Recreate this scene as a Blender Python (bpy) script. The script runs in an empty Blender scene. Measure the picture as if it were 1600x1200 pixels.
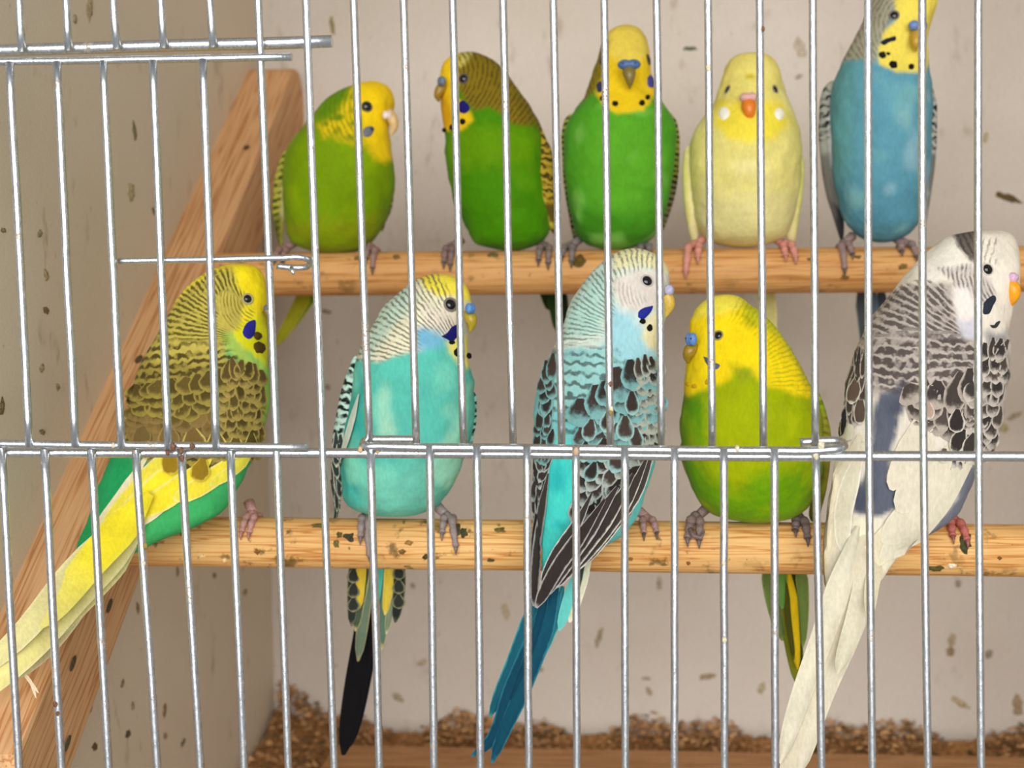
import bpy, math, random
import numpy as np
from mathutils import Matrix, Vector
from mathutils.bvhtree import BVHTree
from mathutils import noise as mnoise

random.seed(7); rng = np.random.default_rng(7)
scn = bpy.context.scene
COL = scn.collection
R_ = math.radians

# ------------------------------------------------------------------ camera
F = 2000.0                                   # focal length in pixels of the 1600 x 1200 frame
CAM = np.array([0.0, 0.0, 0.34])
rot = Matrix.Rotation(R_(5.0), 3, 'Z') @ Matrix.Rotation(R_(86.5), 3, 'X') @ Matrix.Rotation(R_(-0.75), 3, 'Z')
cd = bpy.data.cameras.new('camera'); cam = bpy.data.objects.new('camera', cd); COL.objects.link(cam)
cam.location = CAM; cam.rotation_euler = rot.to_euler()
cd.sensor_fit = 'HORIZONTAL'; cd.sensor_width = 36.0; cd.lens = 36.0 * F / 1600.0
cd.clip_start = 0.01; cd.clip_end = 50
cd.dof.use_dof = True; cd.dof.focus_distance = 0.495; cd.dof.aperture_fstop = 12.0
scn.camera = cam
RM = np.array(rot); FWD = RM @ np.array([0, 0, -1.0])

# ------------------------------------------------------------------ light
w = bpy.data.worlds.new('world'); scn.world = w; w.use_nodes = True
w.node_tree.nodes['Background'].inputs[0].default_value = (0.93, 0.96, 1.0, 1)
w.node_tree.nodes['Background'].inputs[1].default_value = 0.27
def area(name, loc, target, sx, sy, power, col):
    l = bpy.data.lights.new(name, 'AREA'); l.shape = 'RECTANGLE'; l.size = sx; l.size_y = sy
    l.energy = power; l.color = col
    o = bpy.data.objects.new(name, l); COL.objects.link(o); o.location = loc
    o.rotation_euler = (Vector(target) - Vector(loc)).to_track_quat('-Z', 'Y').to_euler()
    return o
area('window_light', (0.05, -1.4, 0.66), (0.02, 0.6, 0.30), 2.1, 1.5, 58, (1.0, 0.985, 0.96))

scn.view_settings.view_transform = 'Standard'; scn.view_settings.look = 'None'
scn.view_settings.gamma = 1.0; scn.view_settings.use_curve_mapping = False
scn.view_settings.exposure = 0.10

# ------------------------------------------------------------------ helpers
def ray(px, py): return RM @ np.array([(px - 800) / F, -(py - 600) / F, -1.0])
def at(px, py, Y): d = ray(px, py); return CAM + d * (Y / d[1])
def atX(px, py, X): d = ray(px, py); return CAM + d * (X / d[0])
def scl(P): return float((np.asarray(P) - CAM) @ FWD) / F
def project(P):
    q = (P - CAM) @ RM
    return 800 - q[:, 0] / q[:, 2] * F, 600 + q[:, 1] / q[:, 2] * F
def S(r, g, b):
    c = np.array([r, g, b], float) / 255
    return np.where(c <= .04045, c / 12.92, ((c + .055) / 1.055) ** 2.4)

def pchip(x, y, q):
    x = np.asarray(x, float); y = np.asarray(y, float); q = np.asarray(q, float)
    if len(x) == 1: return np.full(q.shape, y[0])
    if len(x) == 2: return np.interp(q, x, y)
    h = np.diff(x); d = np.diff(y) / h; m = np.zeros(len(x))
    for i in range(1, len(x) - 1):
        if d[i - 1] * d[i] > 0:
            w1 = 2 * h[i] + h[i - 1]; w2 = h[i] + 2 * h[i - 1]
            m[i] = (w1 + w2) / (w1 / d[i - 1] + w2 / d[i])
    m[0] = d[0]; m[-1] = d[-1]
    i = np.clip(np.searchsorted(x, q) - 1, 0, len(h) - 1)
    t = np.clip((q - x[i]) / h[i], 0, 1)
    return ((2*t**3-3*t**2+1)*y[i] + (t**3-2*t**2+t)*h[i]*m[i] + (-2*t**3+3*t**2)*y[i+1] + (t**3-t**2)*h[i]*m[i+1])

def cat(pts, n):
    """smooth curve through points (rows of any width)"""
    p = np.asarray(pts, float)
    k = np.r_[0, np.cumsum(np.linalg.norm(np.diff(p[:, :2], axis=0), axis=1) + 1e-9)]; k /= k[-1]
    t = np.linspace(0, 1, n)
    if len(p) == 2: return p[0] + (p[1] - p[0]) * t[:, None]
    m = np.gradient(p, k, axis=0)
    i = np.clip(np.searchsorted(k, t) - 1, 0, len(p) - 2); h = (k[i + 1] - k[i])[:, None]; u = ((t - k[i])[:, None]) / h
    return (2*u**3-3*u**2+1)*p[i] + (u**3-2*u**2+u)*h*m[i] + (-2*u**3+3*u**2)*p[i+1] + (u**3-u**2)*h*m[i+1]

def vnoise(P, s, seed=0):
    """value noise in [-1,1], P Nx3 times s"""
    q = P * s + seed * 17.31; i = np.floor(q).astype(np.int64); f = q - i; f = f * f * (3 - 2 * f)
    def hsh(a, b, c):
        n = (a * 73856093) ^ (b * 19349663) ^ (c * 83492791) ^ (seed * 2654435761)
        n = (n ^ (n >> 13)) * 1274126177 & 0x7fffffff
        return ((n ^ (n >> 16)) % 10007) / 5003.5 - 1
    r = 0
    for dx in (0, 1):
        for dy in (0, 1):
            for dz in (0, 1):
                wgt = (f[:, 0] if dx else 1-f[:, 0]) * (f[:, 1] if dy else 1-f[:, 1]) * (f[:, 2] if dz else 1-f[:, 2])
                r = r + wgt * hsh(i[:, 0]+dx, i[:, 1]+dy, i[:, 2]+dz)
    return r

def mkmesh(name, V, faces, mat, parent=None, off=(0, 0, 0), smooth=True, col=None, bcol=None, bar=None):
    me = bpy.data.meshes.new(name)
    V = np.asarray(V, float) - np.asarray(off)
    me.from_pydata(V.tolist(), [], faces if isinstance(faces, list) else faces.tolist())
    if smooth: me.polygons.foreach_set('use_smooth', [True] * len(me.polygons))
    n = len(V)
    if col is not None:
        c = np.ones((n, 4)); c[:, :3] = col
        me.attributes.new('Col', 'FLOAT_COLOR', 'POINT').data.foreach_set('color', c.ravel())
        c = np.ones((n, 4)); c[:, :3] = bcol if bcol is not None else col
        me.attributes.new('BarCol', 'FLOAT_COLOR', 'POINT').data.foreach_set('color', c.ravel())
        b = np.zeros((n, 3))
        if bar is not None: b[:] = bar
        me.attributes.new('Bar', 'FLOAT_VECTOR', 'POINT').data.foreach_set('vector', b.ravel())
    if mat: me.materials.append(mat)
    me.update()
    o = bpy.data.objects.new(name, me); COL.objects.link(o)
    if parent: o.parent = parent
    return o
def empty(name, loc=(0, 0, 0)):
    o = bpy.data.objects.new(name, None); COL.objects.link(o); o.location = loc; o.empty_display_size = .01
    return o
def tag(o, label=None, cat_=None, group=None, kind=None):
    if label: o['label'] = label
    if cat_: o['category'] = cat_
    if group: o['group'] = group
    if kind: o['kind'] = kind
    return o

def grid_faces(nr, nc, wrap=True):
    r = np.arange(nr - 1)[:, None]; c = np.arange(nc if wrap else nc - 1)[None, :]
    c2 = (c + 1) % nc
    return np.stack([r*nc+c, r*nc+c2, (r+1)*nc+c2, (r+1)*nc+c], -1).reshape(-1, 4)

def tube_world(pts, rad, n=10, caps=True):
    """round tube through world points with a radius each"""
    P = np.asarray(pts, float); rad = np.broadcast_to(np.asarray(rad, float), (len(P),))
    T = np.gradient(P, axis=0); T /= np.linalg.norm(T, axis=1)[:, None] + 1e-12
    ref = np.array([0, 0, 1.0]) if abs(T[0][2]) < .8 else np.array([1.0, 0, 0])
    a = np.linspace(0, 2*np.pi, n, endpoint=False); V = []
    for p, t, r in zip(P, T, rad):
        u = np.cross(t, ref); u /= np.linalg.norm(u) + 1e-12; v = np.cross(u, t); ref = v
        V.append(p + r * (np.cos(a)[:, None]*u + np.sin(a)[:, None]*v))
    V = np.concatenate(V); Fc = grid_faces(len(P), n).tolist()
    if caps: Fc += [list(range(n))[::-1], list(range(len(V)-n, len(V)))]
    return V, Fc

# ------------------------------------------------------------------ materials
def newmat(name):
    m = bpy.data.materials.new(name); m.use_nodes = True
    nt = m.node_tree; b = nt.nodes['Principled BSDF']
    return m, nt, b, nt.nodes, nt.links
def nd(nt, t, **kw):
    n = nt.nodes.new(t)
    for k, v in kw.items(): setattr(n, k, v)
    return n
def math_(nt, op, a, b=None, clamp=False):
    n = nd(nt, 'ShaderNodeMath', operation=op, use_clamp=clamp)
    for i, x in enumerate((a, b)):
        if x is None: continue
        if isinstance(x, (int, float)): n.inputs[i].default_value = x
        else: nt.links.new(x, n.inputs[i])
    return n.outputs[0]
def noise_(nt, vec, scale, detail=3, rough=.55):
    n = nd(nt, 'ShaderNodeTexNoise'); n.inputs['Scale'].default_value = scale
    n.inputs['Detail'].default_value = detail; n.inputs['Roughness'].default_value = rough
    nt.links.new(vec, n.inputs['Vector']); return n.outputs['Fac']
def mapping(nt, scale, rotz=(0, 0, 0)):
    tc = nd(nt, 'ShaderNodeTexCoord'); mp = nd(nt, 'ShaderNodeMapping')
    mp.inputs['Scale'].default_value = scale; mp.inputs['Rotation'].default_value = rotz
    nt.links.new(tc.outputs['Object'], mp.inputs['Vector']); return mp.outputs[0]
def ramp(nt, fac, stops):
    r = nd(nt, 'ShaderNodeValToRGB'); cr = r.color_ramp
    while len(cr.elements) > 1: cr.elements.remove(cr.elements[0])
    cr.elements[0].position = stops[0][0]; cr.elements[0].color = (*stops[0][1], 1)
    for p, c in stops[1:]:
        e = cr.elements.new(p); e.color = (*c, 1)
    nt.links.new(fac, r.inputs[0]); return r.outputs[0]
def mix(nt, fac, a, b, mode='MIX'):
    n = nd(nt, 'ShaderNodeMix', data_type='RGBA', blend_type=mode)
    for k, x in ((0, fac), (6, a), (7, b)):
        if isinstance(x, (int, float)): n.inputs[k].default_value = x
        elif isinstance(x, (tuple, np.ndarray)): n.inputs[k].default_value = (*x, 1)
        else: nt.links.new(x, n.inputs[k])
    return n.outputs[2]
def maprange(nt, v, a, b, c=0., d=1., smooth=True):
    n = nd(nt, 'ShaderNodeMapRange', interpolation_type='SMOOTHSTEP' if smooth else 'LINEAR')
    nt.links.new(v, n.inputs[0])
    for i, x in enumerate((a, b, c, d)): n.inputs[i+1].default_value = x
    return n.outputs[0]
def bump(nt, b, h, strength, dist):
    n = nd(nt, 'ShaderNodeBump'); n.inputs['Strength'].default_value = strength; n.inputs['Distance'].default_value = dist
    nt.links.new(h, n.inputs['Height']); nt.links.new(n.outputs[0], b.inputs['Normal'])

def mat_plumage():
    m, nt, b, N, L = newmat('plumage')
    ac = nd(nt, 'ShaderNodeAttribute', attribute_name='Col'); ab = nd(nt, 'ShaderNodeAttribute', attribute_name='BarCol')
    av = nd(nt, 'ShaderNodeAttribute', attribute_name='Bar'); sp = nd(nt, 'ShaderNodeSeparateXYZ'); L.new(av.outputs['Vector'], sp.inputs[0])
    vec = mapping(nt, (1, 1, 1)); vst = mapping(nt, (1, 1, .35))
    nz = noise_(nt, vec, 320, 3, .6); nzf = noise_(nt, vec, 120, 2)
    ph = math_(nt, 'ADD', sp.outputs[0], math_(nt, 'MULTIPLY', math_(nt, 'SUBTRACT', nz, .5), .9))
    ph = math_(nt, 'ADD', ph, math_(nt, 'MULTIPLY', math_(nt, 'SUBTRACT', nzf, .5), .5))
    # the wobble is switched off on single feathers (blue channel of duty carries > 1)
    isf = math_(nt, 'GREATER_THAN', sp.outputs[2], 1.5)
    phf = math_(nt, 'ADD', sp.outputs[0], math_(nt, 'MULTIPLY', math_(nt, 'SUBTRACT', nz, .5), .5))
    phs = math_(nt, 'ADD', math_(nt, 'MULTIPLY', ph, math_(nt, 'SUBTRACT', 1.0, isf)), math_(nt, 'MULTIPLY', phf, isf))
    duty = math_(nt, 'SUBTRACT', sp.outputs[2], math_(nt, 'MULTIPLY', isf, 2.0))
    s = math_(nt, 'SUBTRACT', math_(nt, 'SINE', math_(nt, 'MULTIPLY', phs, 2*math.pi)), duty)
    fac = math_(nt, 'MULTIPLY', math_(nt, 'ADD', math_(nt, 'MULTIPLY', maprange(nt, s, -.6, .6), math_(nt, 'SUBTRACT', 1.0, isf)), math_(nt, 'MULTIPLY', maprange(nt, s, -1.0, .9), isf)), sp.outputs[1])
    brk = maprange(nt, noise_(nt, vec, 240, 2, .5), .34, .52, .25, 1.0)
    brk = math_(nt, 'MAXIMUM', brk, isf)
    fac = math_(nt, 'MULTIPLY', fac, brk)
    c = mix(nt, fac, ac.outputs['Color'], ab.outputs['Color'])
    f1 = noise_(nt, vst, 900, 3, .6); f2 = noise_(nt, vec, 60, 3)
    v = math_(nt, 'ADD', maprange(nt, f1, .3, .7, .93, 1.06), math_(nt, 'ADD', maprange(nt, f2, .3, .7, -.06, .06), maprange(nt, noise_(nt, vst, 230, 3, .6), .3, .7, -.025, .025)))
    hs = nd(nt, 'ShaderNodeHueSaturation'); L.new(c, hs.inputs['Color']); L.new(v, hs.inputs['Value'])
    L.new(hs.outputs[0], b.inputs['Base Color'])
    b.inputs['Roughness'].default_value = .75; b.inputs['Specular IOR Level'].default_value = .1
    b.inputs['Sheen Weight'].default_value = .03; b.inputs['Sheen Roughness'].default_value = .5
    f3 = noise_(nt, vst, 420, 4, .65); bump(nt, b, f3, .2, .0007)
    return m
PL = mat_plumage()

def flat(name, c, rough=.5, spec=.4, var=.15, scale=600, metallic=0, coat=0):
    m, nt, b, N, L = newmat(name)
    f = noise_(nt, mapping(nt, (1, 1, 1)), scale, 3)
    v = maprange(nt, f, .3, .7, 1-var, 1+var)
    hs = nd(nt, 'ShaderNodeHueSaturation'); hs.inputs['Color'].default_value = (*c, 1); L.new(v, hs.inputs['Value'])
    L.new(hs.outputs[0], b.inputs['Base Color']); b.inputs['Roughness'].default_value = rough
    b.inputs['Specular IOR Level'].default_value = spec; b.inputs['Metallic'].default_value = metallic
    b.inputs['Coat Weight'].default_value = coat
    bump(nt, b, f, .3, .0003)
    return m
_fm = {}
def fm(kind, rgb, **kw):
    k = (kind, rgb)
    if k not in _fm: _fm[k] = flat(kind, S(*rgb), **kw)
    return _fm[k]

def mat_wire():
    m, nt, b, N, L = newmat('galvanised_wire')
    vec = mapping(nt, (1, 1, .35)); v1 = mapping(nt, (1, 1, 1))
    f = noise_(nt, vec, 900, 4, .65); g = noise_(nt, v1, 70, 4, .6); fine = noise_(nt, v1, 1500, 2)
    c = ramp(nt, f, [(.25, S(176, 178, 182)), (.5, S(222, 225, 228)), (.75, S(242, 245, 247))])
    dirt = math_(nt, 'MULTIPLY', maprange(nt, g, .62, .7), maprange(nt, fine, .4, .6))
    c = mix(nt, dirt, c, S(150, 125, 95))
    L.new(c, b.inputs['Base Color'])
    L.new(math_(nt, 'SUBTRACT', 1.0, dirt), b.inputs['Metallic'])
    L.new(maprange(nt, f, .2, .8, .4, .22), b.inputs['Roughness'])
    bump(nt, b, f, .35, .0004)
    return m
WIRE = mat_wire()

def mat_pine(name, c0, c1, c2, along, rs=1.0, stain=0.0):
    """grain runs along one local axis; c0 light wood, c1 mid, c2 dark latewood lines"""
    m, nt, b, N, L = newmat(name)
    sc = [1.0, 1.0, 1.0]; sc[along] = .035
    vec = mapping(nt, tuple(sc)); v1 = mapping(nt, (1, 1, 1))
    g = noise_(nt, vec, 150*rs, 3, .5); g2 = noise_(nt, vec, 900, 3, .6); big = noise_(nt, v1, 14, 3)
    lines = maprange(nt, math_(nt, 'SINE', math_(nt, 'MULTIPLY', g, 42.0)), -.2, 1.0)
    c = mix(nt, lines, c0, c1)
    c = mix(nt, maprange(nt, math_(nt, 'SINE', math_(nt, 'MULTIPLY', g, 42.0)), .75, 1.0, 0, .75), c, c2)
    c = mix(nt, maprange(nt, g2, .35, .7, 0, .28), c, c2)
    c = mix(nt, maprange(nt, big, .4, .7, 0, .25), c, c2)
    if stain:
        d = noise_(nt, v1, 85, 4, .65); d2 = noise_(nt, v1, 22, 2)
        k = math_(nt, 'MULTIPLY', maprange(nt, d, .57, .66), maprange(nt, d2, .42, .6))
        c = mix(nt, math_(nt, 'MULTIPLY', k, stain), c, S(92, 74, 34))
        e = noise_(nt, v1, 260, 2); c = mix(nt, maprange(nt, e, .7, .76, 0, stain*.8), c, S(70, 58, 28))
    L.new(c, b.inputs['Base Color']); b.inputs['Roughness'].default_value = .6; b.inputs['Specular IOR Level'].default_value = .25
    bump(nt, b, g2, .25, .0004)
    return m

def mat_wall(name, base, dirt, amount):
    m, nt, b, N, L = newmat(name)
    v1 = mapping(nt, (1, 1, 1)); v2 = mapping(nt, (1.6, 1.6, .7))
    big = noise_(nt, v1, 7, 4, .6); mid = noise_(nt, v2, 42, 4, .6); fine = noise_(nt, v1, 700, 2); sp = noise_(nt, v2, 120, 3, .6)
    c = mix(nt, maprange(nt, big, .35, .75, 0, .5), base, dirt)
    c = mix(nt, maprange(nt, mid, .6, .78, 0, amount), c, S(128, 102, 66))
    c = mix(nt, maprange(nt, sp, .7, .78, 0, amount), c, S(98, 82, 52))
    c = mix(nt, maprange(nt, fine, .35, .65, 0, .08), c, S(120, 110, 100))
    L.new(c, b.inputs['Base Color']); b.inputs['Roughness'].default_value = .55; b.inputs['Specular IOR Level'].default_value = .3
    bump(nt, b, mid, .1, .001)
    return m

# ------------------------------------------------------------------ the setting: a box open to the front
YB, XL, XR, ZC = 0.915, -0.26, 0.315, 0.68
W_BACK = mat_wall('white_melamine_board', S(211, 201, 190), S(194, 181, 166), .5)
W_LEFT = mat_wall('cream_melamine_board', S(226, 214, 194), S(212, 198, 174), .5)
def slab(name, a, b_, mat):
    a = np.array(a); b_ = np.array(b_)
    V = np.array([[(a, b_)[i][0], (a, b_)[j][1], (a, b_)[k][2]] for i in (0, 1) for j in (0, 1) for k in (0, 1)])
    Fc = [[0,1,3,2],[4,6,7,5],[0,4,5,1],[2,3,7,6],[0,2,6,4],[1,5,7,3]]
    return tag(mkmesh(name, V, Fc, mat, smooth=False), kind='structure')
wall_back = slab('wall_back', (XL-.016, YB, 0), (XR+.016, YB+.016, ZC), W_BACK)
wall_left = slab('wall_left', (XL-.016, .453, 0), (XL, YB, ZC), W_LEFT)
wall_right = slab('wall_right', (XR, .453, 0), (XR+.016, YB, ZC), W_LEFT)
floor = slab('floor', (XL-.016, .453, -.016), (XR+.016, YB+.016, 0), W_LEFT)
ceiling = slab('ceiling', (XL-.016, .453, ZC), (XR+.016, YB+.016, ZC+.016), W_LEFT)
tag(wall_back, 'dirty white board at the back of the cage, dotted with droppings')
tag(wall_left, 'cream board on the left, behind the sloping rail')
tag(wall_right, 'cream board closing the right side of the cage')
tag(floor, 'board floor of the cage under the litter'); tag(ceiling, 'board roof of the cage')

def lump(name, c, ax, ay, az, rgb, parent, ang=0, plane='Y', seed=0):
    """a small irregular dried blob sitting on a wall"""
    n, k = 14, 4; V = []; Fc = []
    for i in range(k):
        t = i/(k-1)
        for j in range(n):
            a = 2*math.pi*j/n; r = 1 + .28*math.sin(a*2+seed*1.7) + .18*math.sin(a*5+seed*3.1)
            u, v = ax*t*r*math.cos(a), ay*t*r*math.sin(a)
            u, v = u*math.cos(ang)-v*math.sin(ang), u*math.sin(ang)+v*math.cos(ang)
            h = az*(1-t*t)
            V.append((c[0]+u, c[1]-h, c[2]+v) if plane == 'Y' else (c[0]+h, c[1]+u, c[2]+v))
    return mkmesh(name, V, grid_faces(k, n), fm('dried_dropping', rgb, rough=.9, scale=900, var=.4), parent)
for i, (px, py, rx, ry, a, rgb) in enumerate([
    (1575, 309, 20, 6, -.5, (98, 80, 48)), (1078, 76, 9, 4, 0, (92, 92, 70)), (519, 40, 4, 13, 0, (140, 130, 85)), (1485, 1018, 9, 6, .5, (120, 95, 58)),
    (1487, 1000, 6, 12, .2, (165, 142, 112)), (1105, 1057, 11, 6, .3, (135, 112, 76)), (622, 1090, 12, 5, -.3, (148, 132, 98)), (936, 996, 5, 14, -.2, (142, 124, 90)),
    (1545, 1022, 5, 9, 0, (120, 110, 85)), (1500, 1098, 15, 6, -.4, (160, 142, 100)), (1590, 1102, 10, 14, 0, (138, 115, 75)), (1190, 1075, 6, 9, 0, (165, 148, 112)),
    (1010, 1060, 6, 4, 0, (150, 130, 100)), (1014, 1080, 5, 7, 0, (150, 130, 96)), (1030, 912, 5, 9, 0, (160, 142, 112)), (840, 1047, 9, 6, 0, (158, 136, 98)),
    (810, 1145, 9, 5, 0, (140, 120, 90)), (790, 955, 7, 11, 0, (176, 158, 124)), (419, 1078, 5, 9, 0, (165, 128, 92)), (520, 1040, 6, 4, 0, (165, 150, 124)),
    (510, 487, 7, 4, 0, (122, 112, 98)), (512, 605, 5, 4, 0, (130, 118, 102)), (1248, 120, 6, 4, 0, (160, 150, 135)), (1120, 330, 6, 10, 0, (168, 152, 130)),
    (1540, 830, 6, 7, 0, (150, 140, 110)), (1497, 912, 6, 5, 0, (130, 122, 100)), (1585, 650, 12, 5, .3, (165, 148, 120)), (1568, 668, 6, 10, 0, (160, 152, 92)),
    (1250, 75, 10, 14, 0, (182, 168, 150)), (1540, 215, 5, 7, 0, (168, 150, 112)), (1325, 1000, 6, 4, 0, (150, 135, 112)), (1590, 1160, 9, 5, -.5, (118, 102, 80)),
    (645, 915, 5, 4, 0, (150, 132, 105)), (660, 1035, 9, 5, 0, (170, 152, 122)), (980, 300, 4, 6, 0, (160, 148, 130))]):
    P = at(px, py, YB); s = scl(P)
    if i > 2: rgb = tuple(int(q*.62 + w_*.38) for q, w_ in zip(rgb, (196, 182, 168)))
    lump('dropping', P, rx*s, ry*s, .0012, rgb, wall_back, a, 'Y', i)
for i, (px, py, rx, ry, rgb) in enumerate([
    (210, 205, 3.5, 14, (120, 112, 82)), (117, 30, 4, 6, (150, 138, 110)), (140, 12, 5, 22, (172, 155, 120)), (72, 485, 4, 7, (118, 98, 65)),
    (72, 430, 4, 8, (150, 130, 95)), (3, 635, 4, 12, (110, 92, 58)), (65, 575, 3, 8, (150, 132, 98)), (66, 675, 4, 5, (138, 118, 82)), (90, 605, 3, 5, (140, 120, 88)),
    (62, 365, 4, 6, (140, 128, 98)), (5, 360, 3, 5, (120, 108, 80)), (240, 330, 3, 6, (120, 105, 72)), (205, 300, 8, 12, (176, 160, 126)),
    (140, 1108, 4, 8, (108, 92, 66)), (200, 1147, 4, 8, (92, 84, 68)), (148, 1167, 5, 6, (98, 82, 58)), (257, 1110, 4, 9, (132, 108, 80)), (286, 1160, 4, 6, (112, 100, 80)),
    (258, 1150, 3, 7, (152, 130, 104)), (207, 1103, 3, 6, (150, 130, 104)), (203, 920, 4, 12, (140, 118, 86)), (172, 1010, 4, 5, (140, 124, 98)), (335, 899, 4, 5, (136, 116, 84)),
    (277, 893, 3, 7, (140, 122, 96)), (191, 1068, 3, 6, (140, 118, 92)), (383, 925, 4, 6, (150, 130, 96)), (215, 950, 3, 9, (145, 122, 92))]):
    P = atX(px, py, XL); s = scl(P)
    lump('dropping', P, rx*s*2.2, ry*s, .001, rgb, wall_left, 0, 'X', i+50)

# sloping pine rail on the left wall
PINE = mat_pine('rail_pine', S(222, 176, 128), S(208, 156, 106), S(176, 118, 72), 0)
slope = math.atan2(.765, 1.0)
rail = empty('support_rail', (0, 0, 0))
def make_rail():
    # profile in (length, height) with a rounded upper end, extruded across
    x0, x1 = -0.597, 0.0; h = .0455; wdt = .032; n = 10
    prof = [(x0, 0), (x0+.035, h)]      # lower end cut upright behind the wires
    r = .018
    for k in range(n+1):
        a = math.pi/2*(1-k/n); prof.append((x1-r+r*math.cos(a), h-r+r*math.sin(a)))
    prof += [(x1, 0)]
    V = []; m_ = len(prof); bev = .0022
    lay = [(0, 0), (wdt-bev, 0), (wdt-bev*.3, bev*.3), (wdt, bev)]
    cx = np.mean([p[0] for p in prof]); 
    for X, ins in lay:
        for (l, z) in prof:
            zz = h/2 + (z-h/2)*(1-2*ins/h); ll = min(l, x1-ins)
            V.append((ll, -X, zz))                    # local: x along, y across (minus = towards the cage), z up
    Fc = []
    for k in range(len(lay)-1):
        for j in range(m_):
            Fc.append([k*m_+j, k*m_+(j+1) % m_, (k+1)*m_+(j+1) % m_, (k+1)*m_+j])
    Fc += [list(range(m_)), list(range(len(V)-m_, len(V)))[::-1]]
    V = np.array(V)
    return V, Fc
V, Fc = make_rail()
rail_body = mkmesh('rail_body', V, Fc, PINE, rail, smooth=False)
top = np.array([XL, .900, .5155])                # upper wall-side edge of the rail at its high end
Xa = Vector((0, math.cos(slope), math.sin(slope))); Ya = Vector((-1, 0, 0)); Za = Xa.cross(Ya)
M = Matrix((Xa, Ya, Za)).transposed().to_4x4()
o0 = Vector(top) - Za*.0455
rail.matrix_world = Matrix.Translation(o0) @ M
tag(rail, 'sloping pine rail along the left wall that carries both perches', 'rail')
for i, (l, y, z) in enumerate([(-.33, -.012, .0456), (-.12, -.022, .0456), (-.47, -.0325, .02), (-.51, -.0325, .032), (-.535, -.0325, .012), (-.42, -.0325, .012)]):
    n = 10; a = np.linspace(0, 2*np.pi, n, endpoint=False)
    if z > .045: Vv = [(l+.0035*math.cos(q), y+.002*math.sin(q), z) for q in a] + [(l, y, z+.0008)]
    else: Vv = [(l+.004*math.cos(q), y, z+.0018*math.sin(q)) for q in a] + [(l, y-.0008, z)]
    mkmesh('dropping', Vv, [[j, (j+1) % n, n] for j in range(n)], fm('dried_dropping', (84, 72, 46), rough=.9, scale=900, var=.4), rail)

# the two perches
PERCH_F = mat_pine('perch_pine', S(238, 192, 124), S(222, 164, 94), S(184, 118, 58), 0, 1.6, stain=.85)
PERCH_B = mat_pine('perch_pine_far', S(218, 166, 104), S(204, 146, 84), S(172, 112, 58), 0, 1.3, stain=.5)
class Perch: pass
def perch(pa, pb, Y, r, mat, label):
    A = at(*pa, Y); B = at(*pb, Y); d = (B-A)/(B[0]-A[0])
    x0, x1 = XL+.031, XR
    A2 = A + d*(x0-A[0]); B2 = A + d*(x1-A[0])
    n, m_ = 60, 40; V = []
    for i in range(n):
        t = i/(n-1); c = A2 + (B2-A2)*t
        for j in range(m_):
            a = 2*math.pi*j/m_
            rr = r*(1 + .012*mnoise.noise((t*9, math.cos(a)*1.4, math.sin(a)*1.4)) + .010*math.sin(a*3+1))
            V.append(c + np.array([0, math.cos(a)*rr, math.sin(a)*rr]))
    Fc = grid_faces(n, m_).tolist() + [list(range(m_)), list(range(len(V)-m_, len(V)))[::-1]]
    o = mkmesh('perch', np.array(V)-A2, Fc, mat); o.location = A2
    tag(o, label, 'perch')
    p = Perch(); p.o = o; p.Y = Y; p.r = r; p.A = A; p.d = d; p.loc = A2
    p.bvh = BVHTree.FromPolygons([Vector(v) for v in V], Fc)
    p.z = lambda x: A[2] + d[2]*(x-A[0])
    return p
PF = perch((400, 847), (1600, 860), .572, .01145, PERCH_F, 'round pine perch in front, spattered, carrying the lower row of birds')
PB = perch((480, 428), (1590, 420), .713, .0123, PERCH_B, 'round pine perch further back and higher, carrying the upper row')

def hit(bvh, px, py):
    d = ray(px, py); l = np.linalg.norm(d); d = d/l
    r = bvh.ray_cast(Vector(CAM), Vector(d))
    if r[0] is None: return None
    n = np.array(r[1]); 
    if n @ d > 0: n = -n
    return np.array(r[0]), n
def patch(name, bvh, poly, lift, mat, parent, off, dome=.0, col=None, smoothpoly=True, k=5, n=28):
    """a piece lying on a surface: outline in the photograph, laid on the real form"""
    p = np.array(poly, float)
    if len(p) > 3 and smoothpoly:
        q = cat(np.vstack([p, p[:1]]), n+1)[:-1]
    else: q = p; n = len(p)
    c = q.mean(0); V = []; last = None
    h0 = hit(bvh, *c); ref = h0[0] if h0 is not None else None
    for i in range(k+1):
        t = i/k
        for j in range(n):
            u = c + (q[j]-c)*max(t, .02)
            h = hit(bvh, *u)
            if h is None or (ref is not None and abs(h[0][1]-ref[1]) > .02):
                P0 = at(u[0], u[1], (last if last is not None else ref)[1] if (last is not None or ref is not None) else .57); nn = np.array([0, -1., 0])
            else: P0, nn = h; last = P0
            e = lift*(1 - t**4) + dome*(1-t*t)
            V.append(P0 + nn*(e + (-.0002 if t == 1 else 0)))
    return mkmesh(name, np.array(V), grid_faces(k+1, n), mat, parent, off, col=col)
def ell(cx, cy, rx, ry, ang=0, n=14, jag=.12, seed=0):
    r = random.Random(seed*7+int(cx)); out = []
    for j in range(n):
        a = 2*math.pi*j/n; q = 1 + r.uniform(-jag, jag)
        u, v = rx*q*math.cos(a), ry*q*math.sin(a)
        out.append((cx+u*math.cos(ang)-v*math.sin(ang), cy+u*math.sin(ang)+v*math.cos(ang)))
    return out
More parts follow.
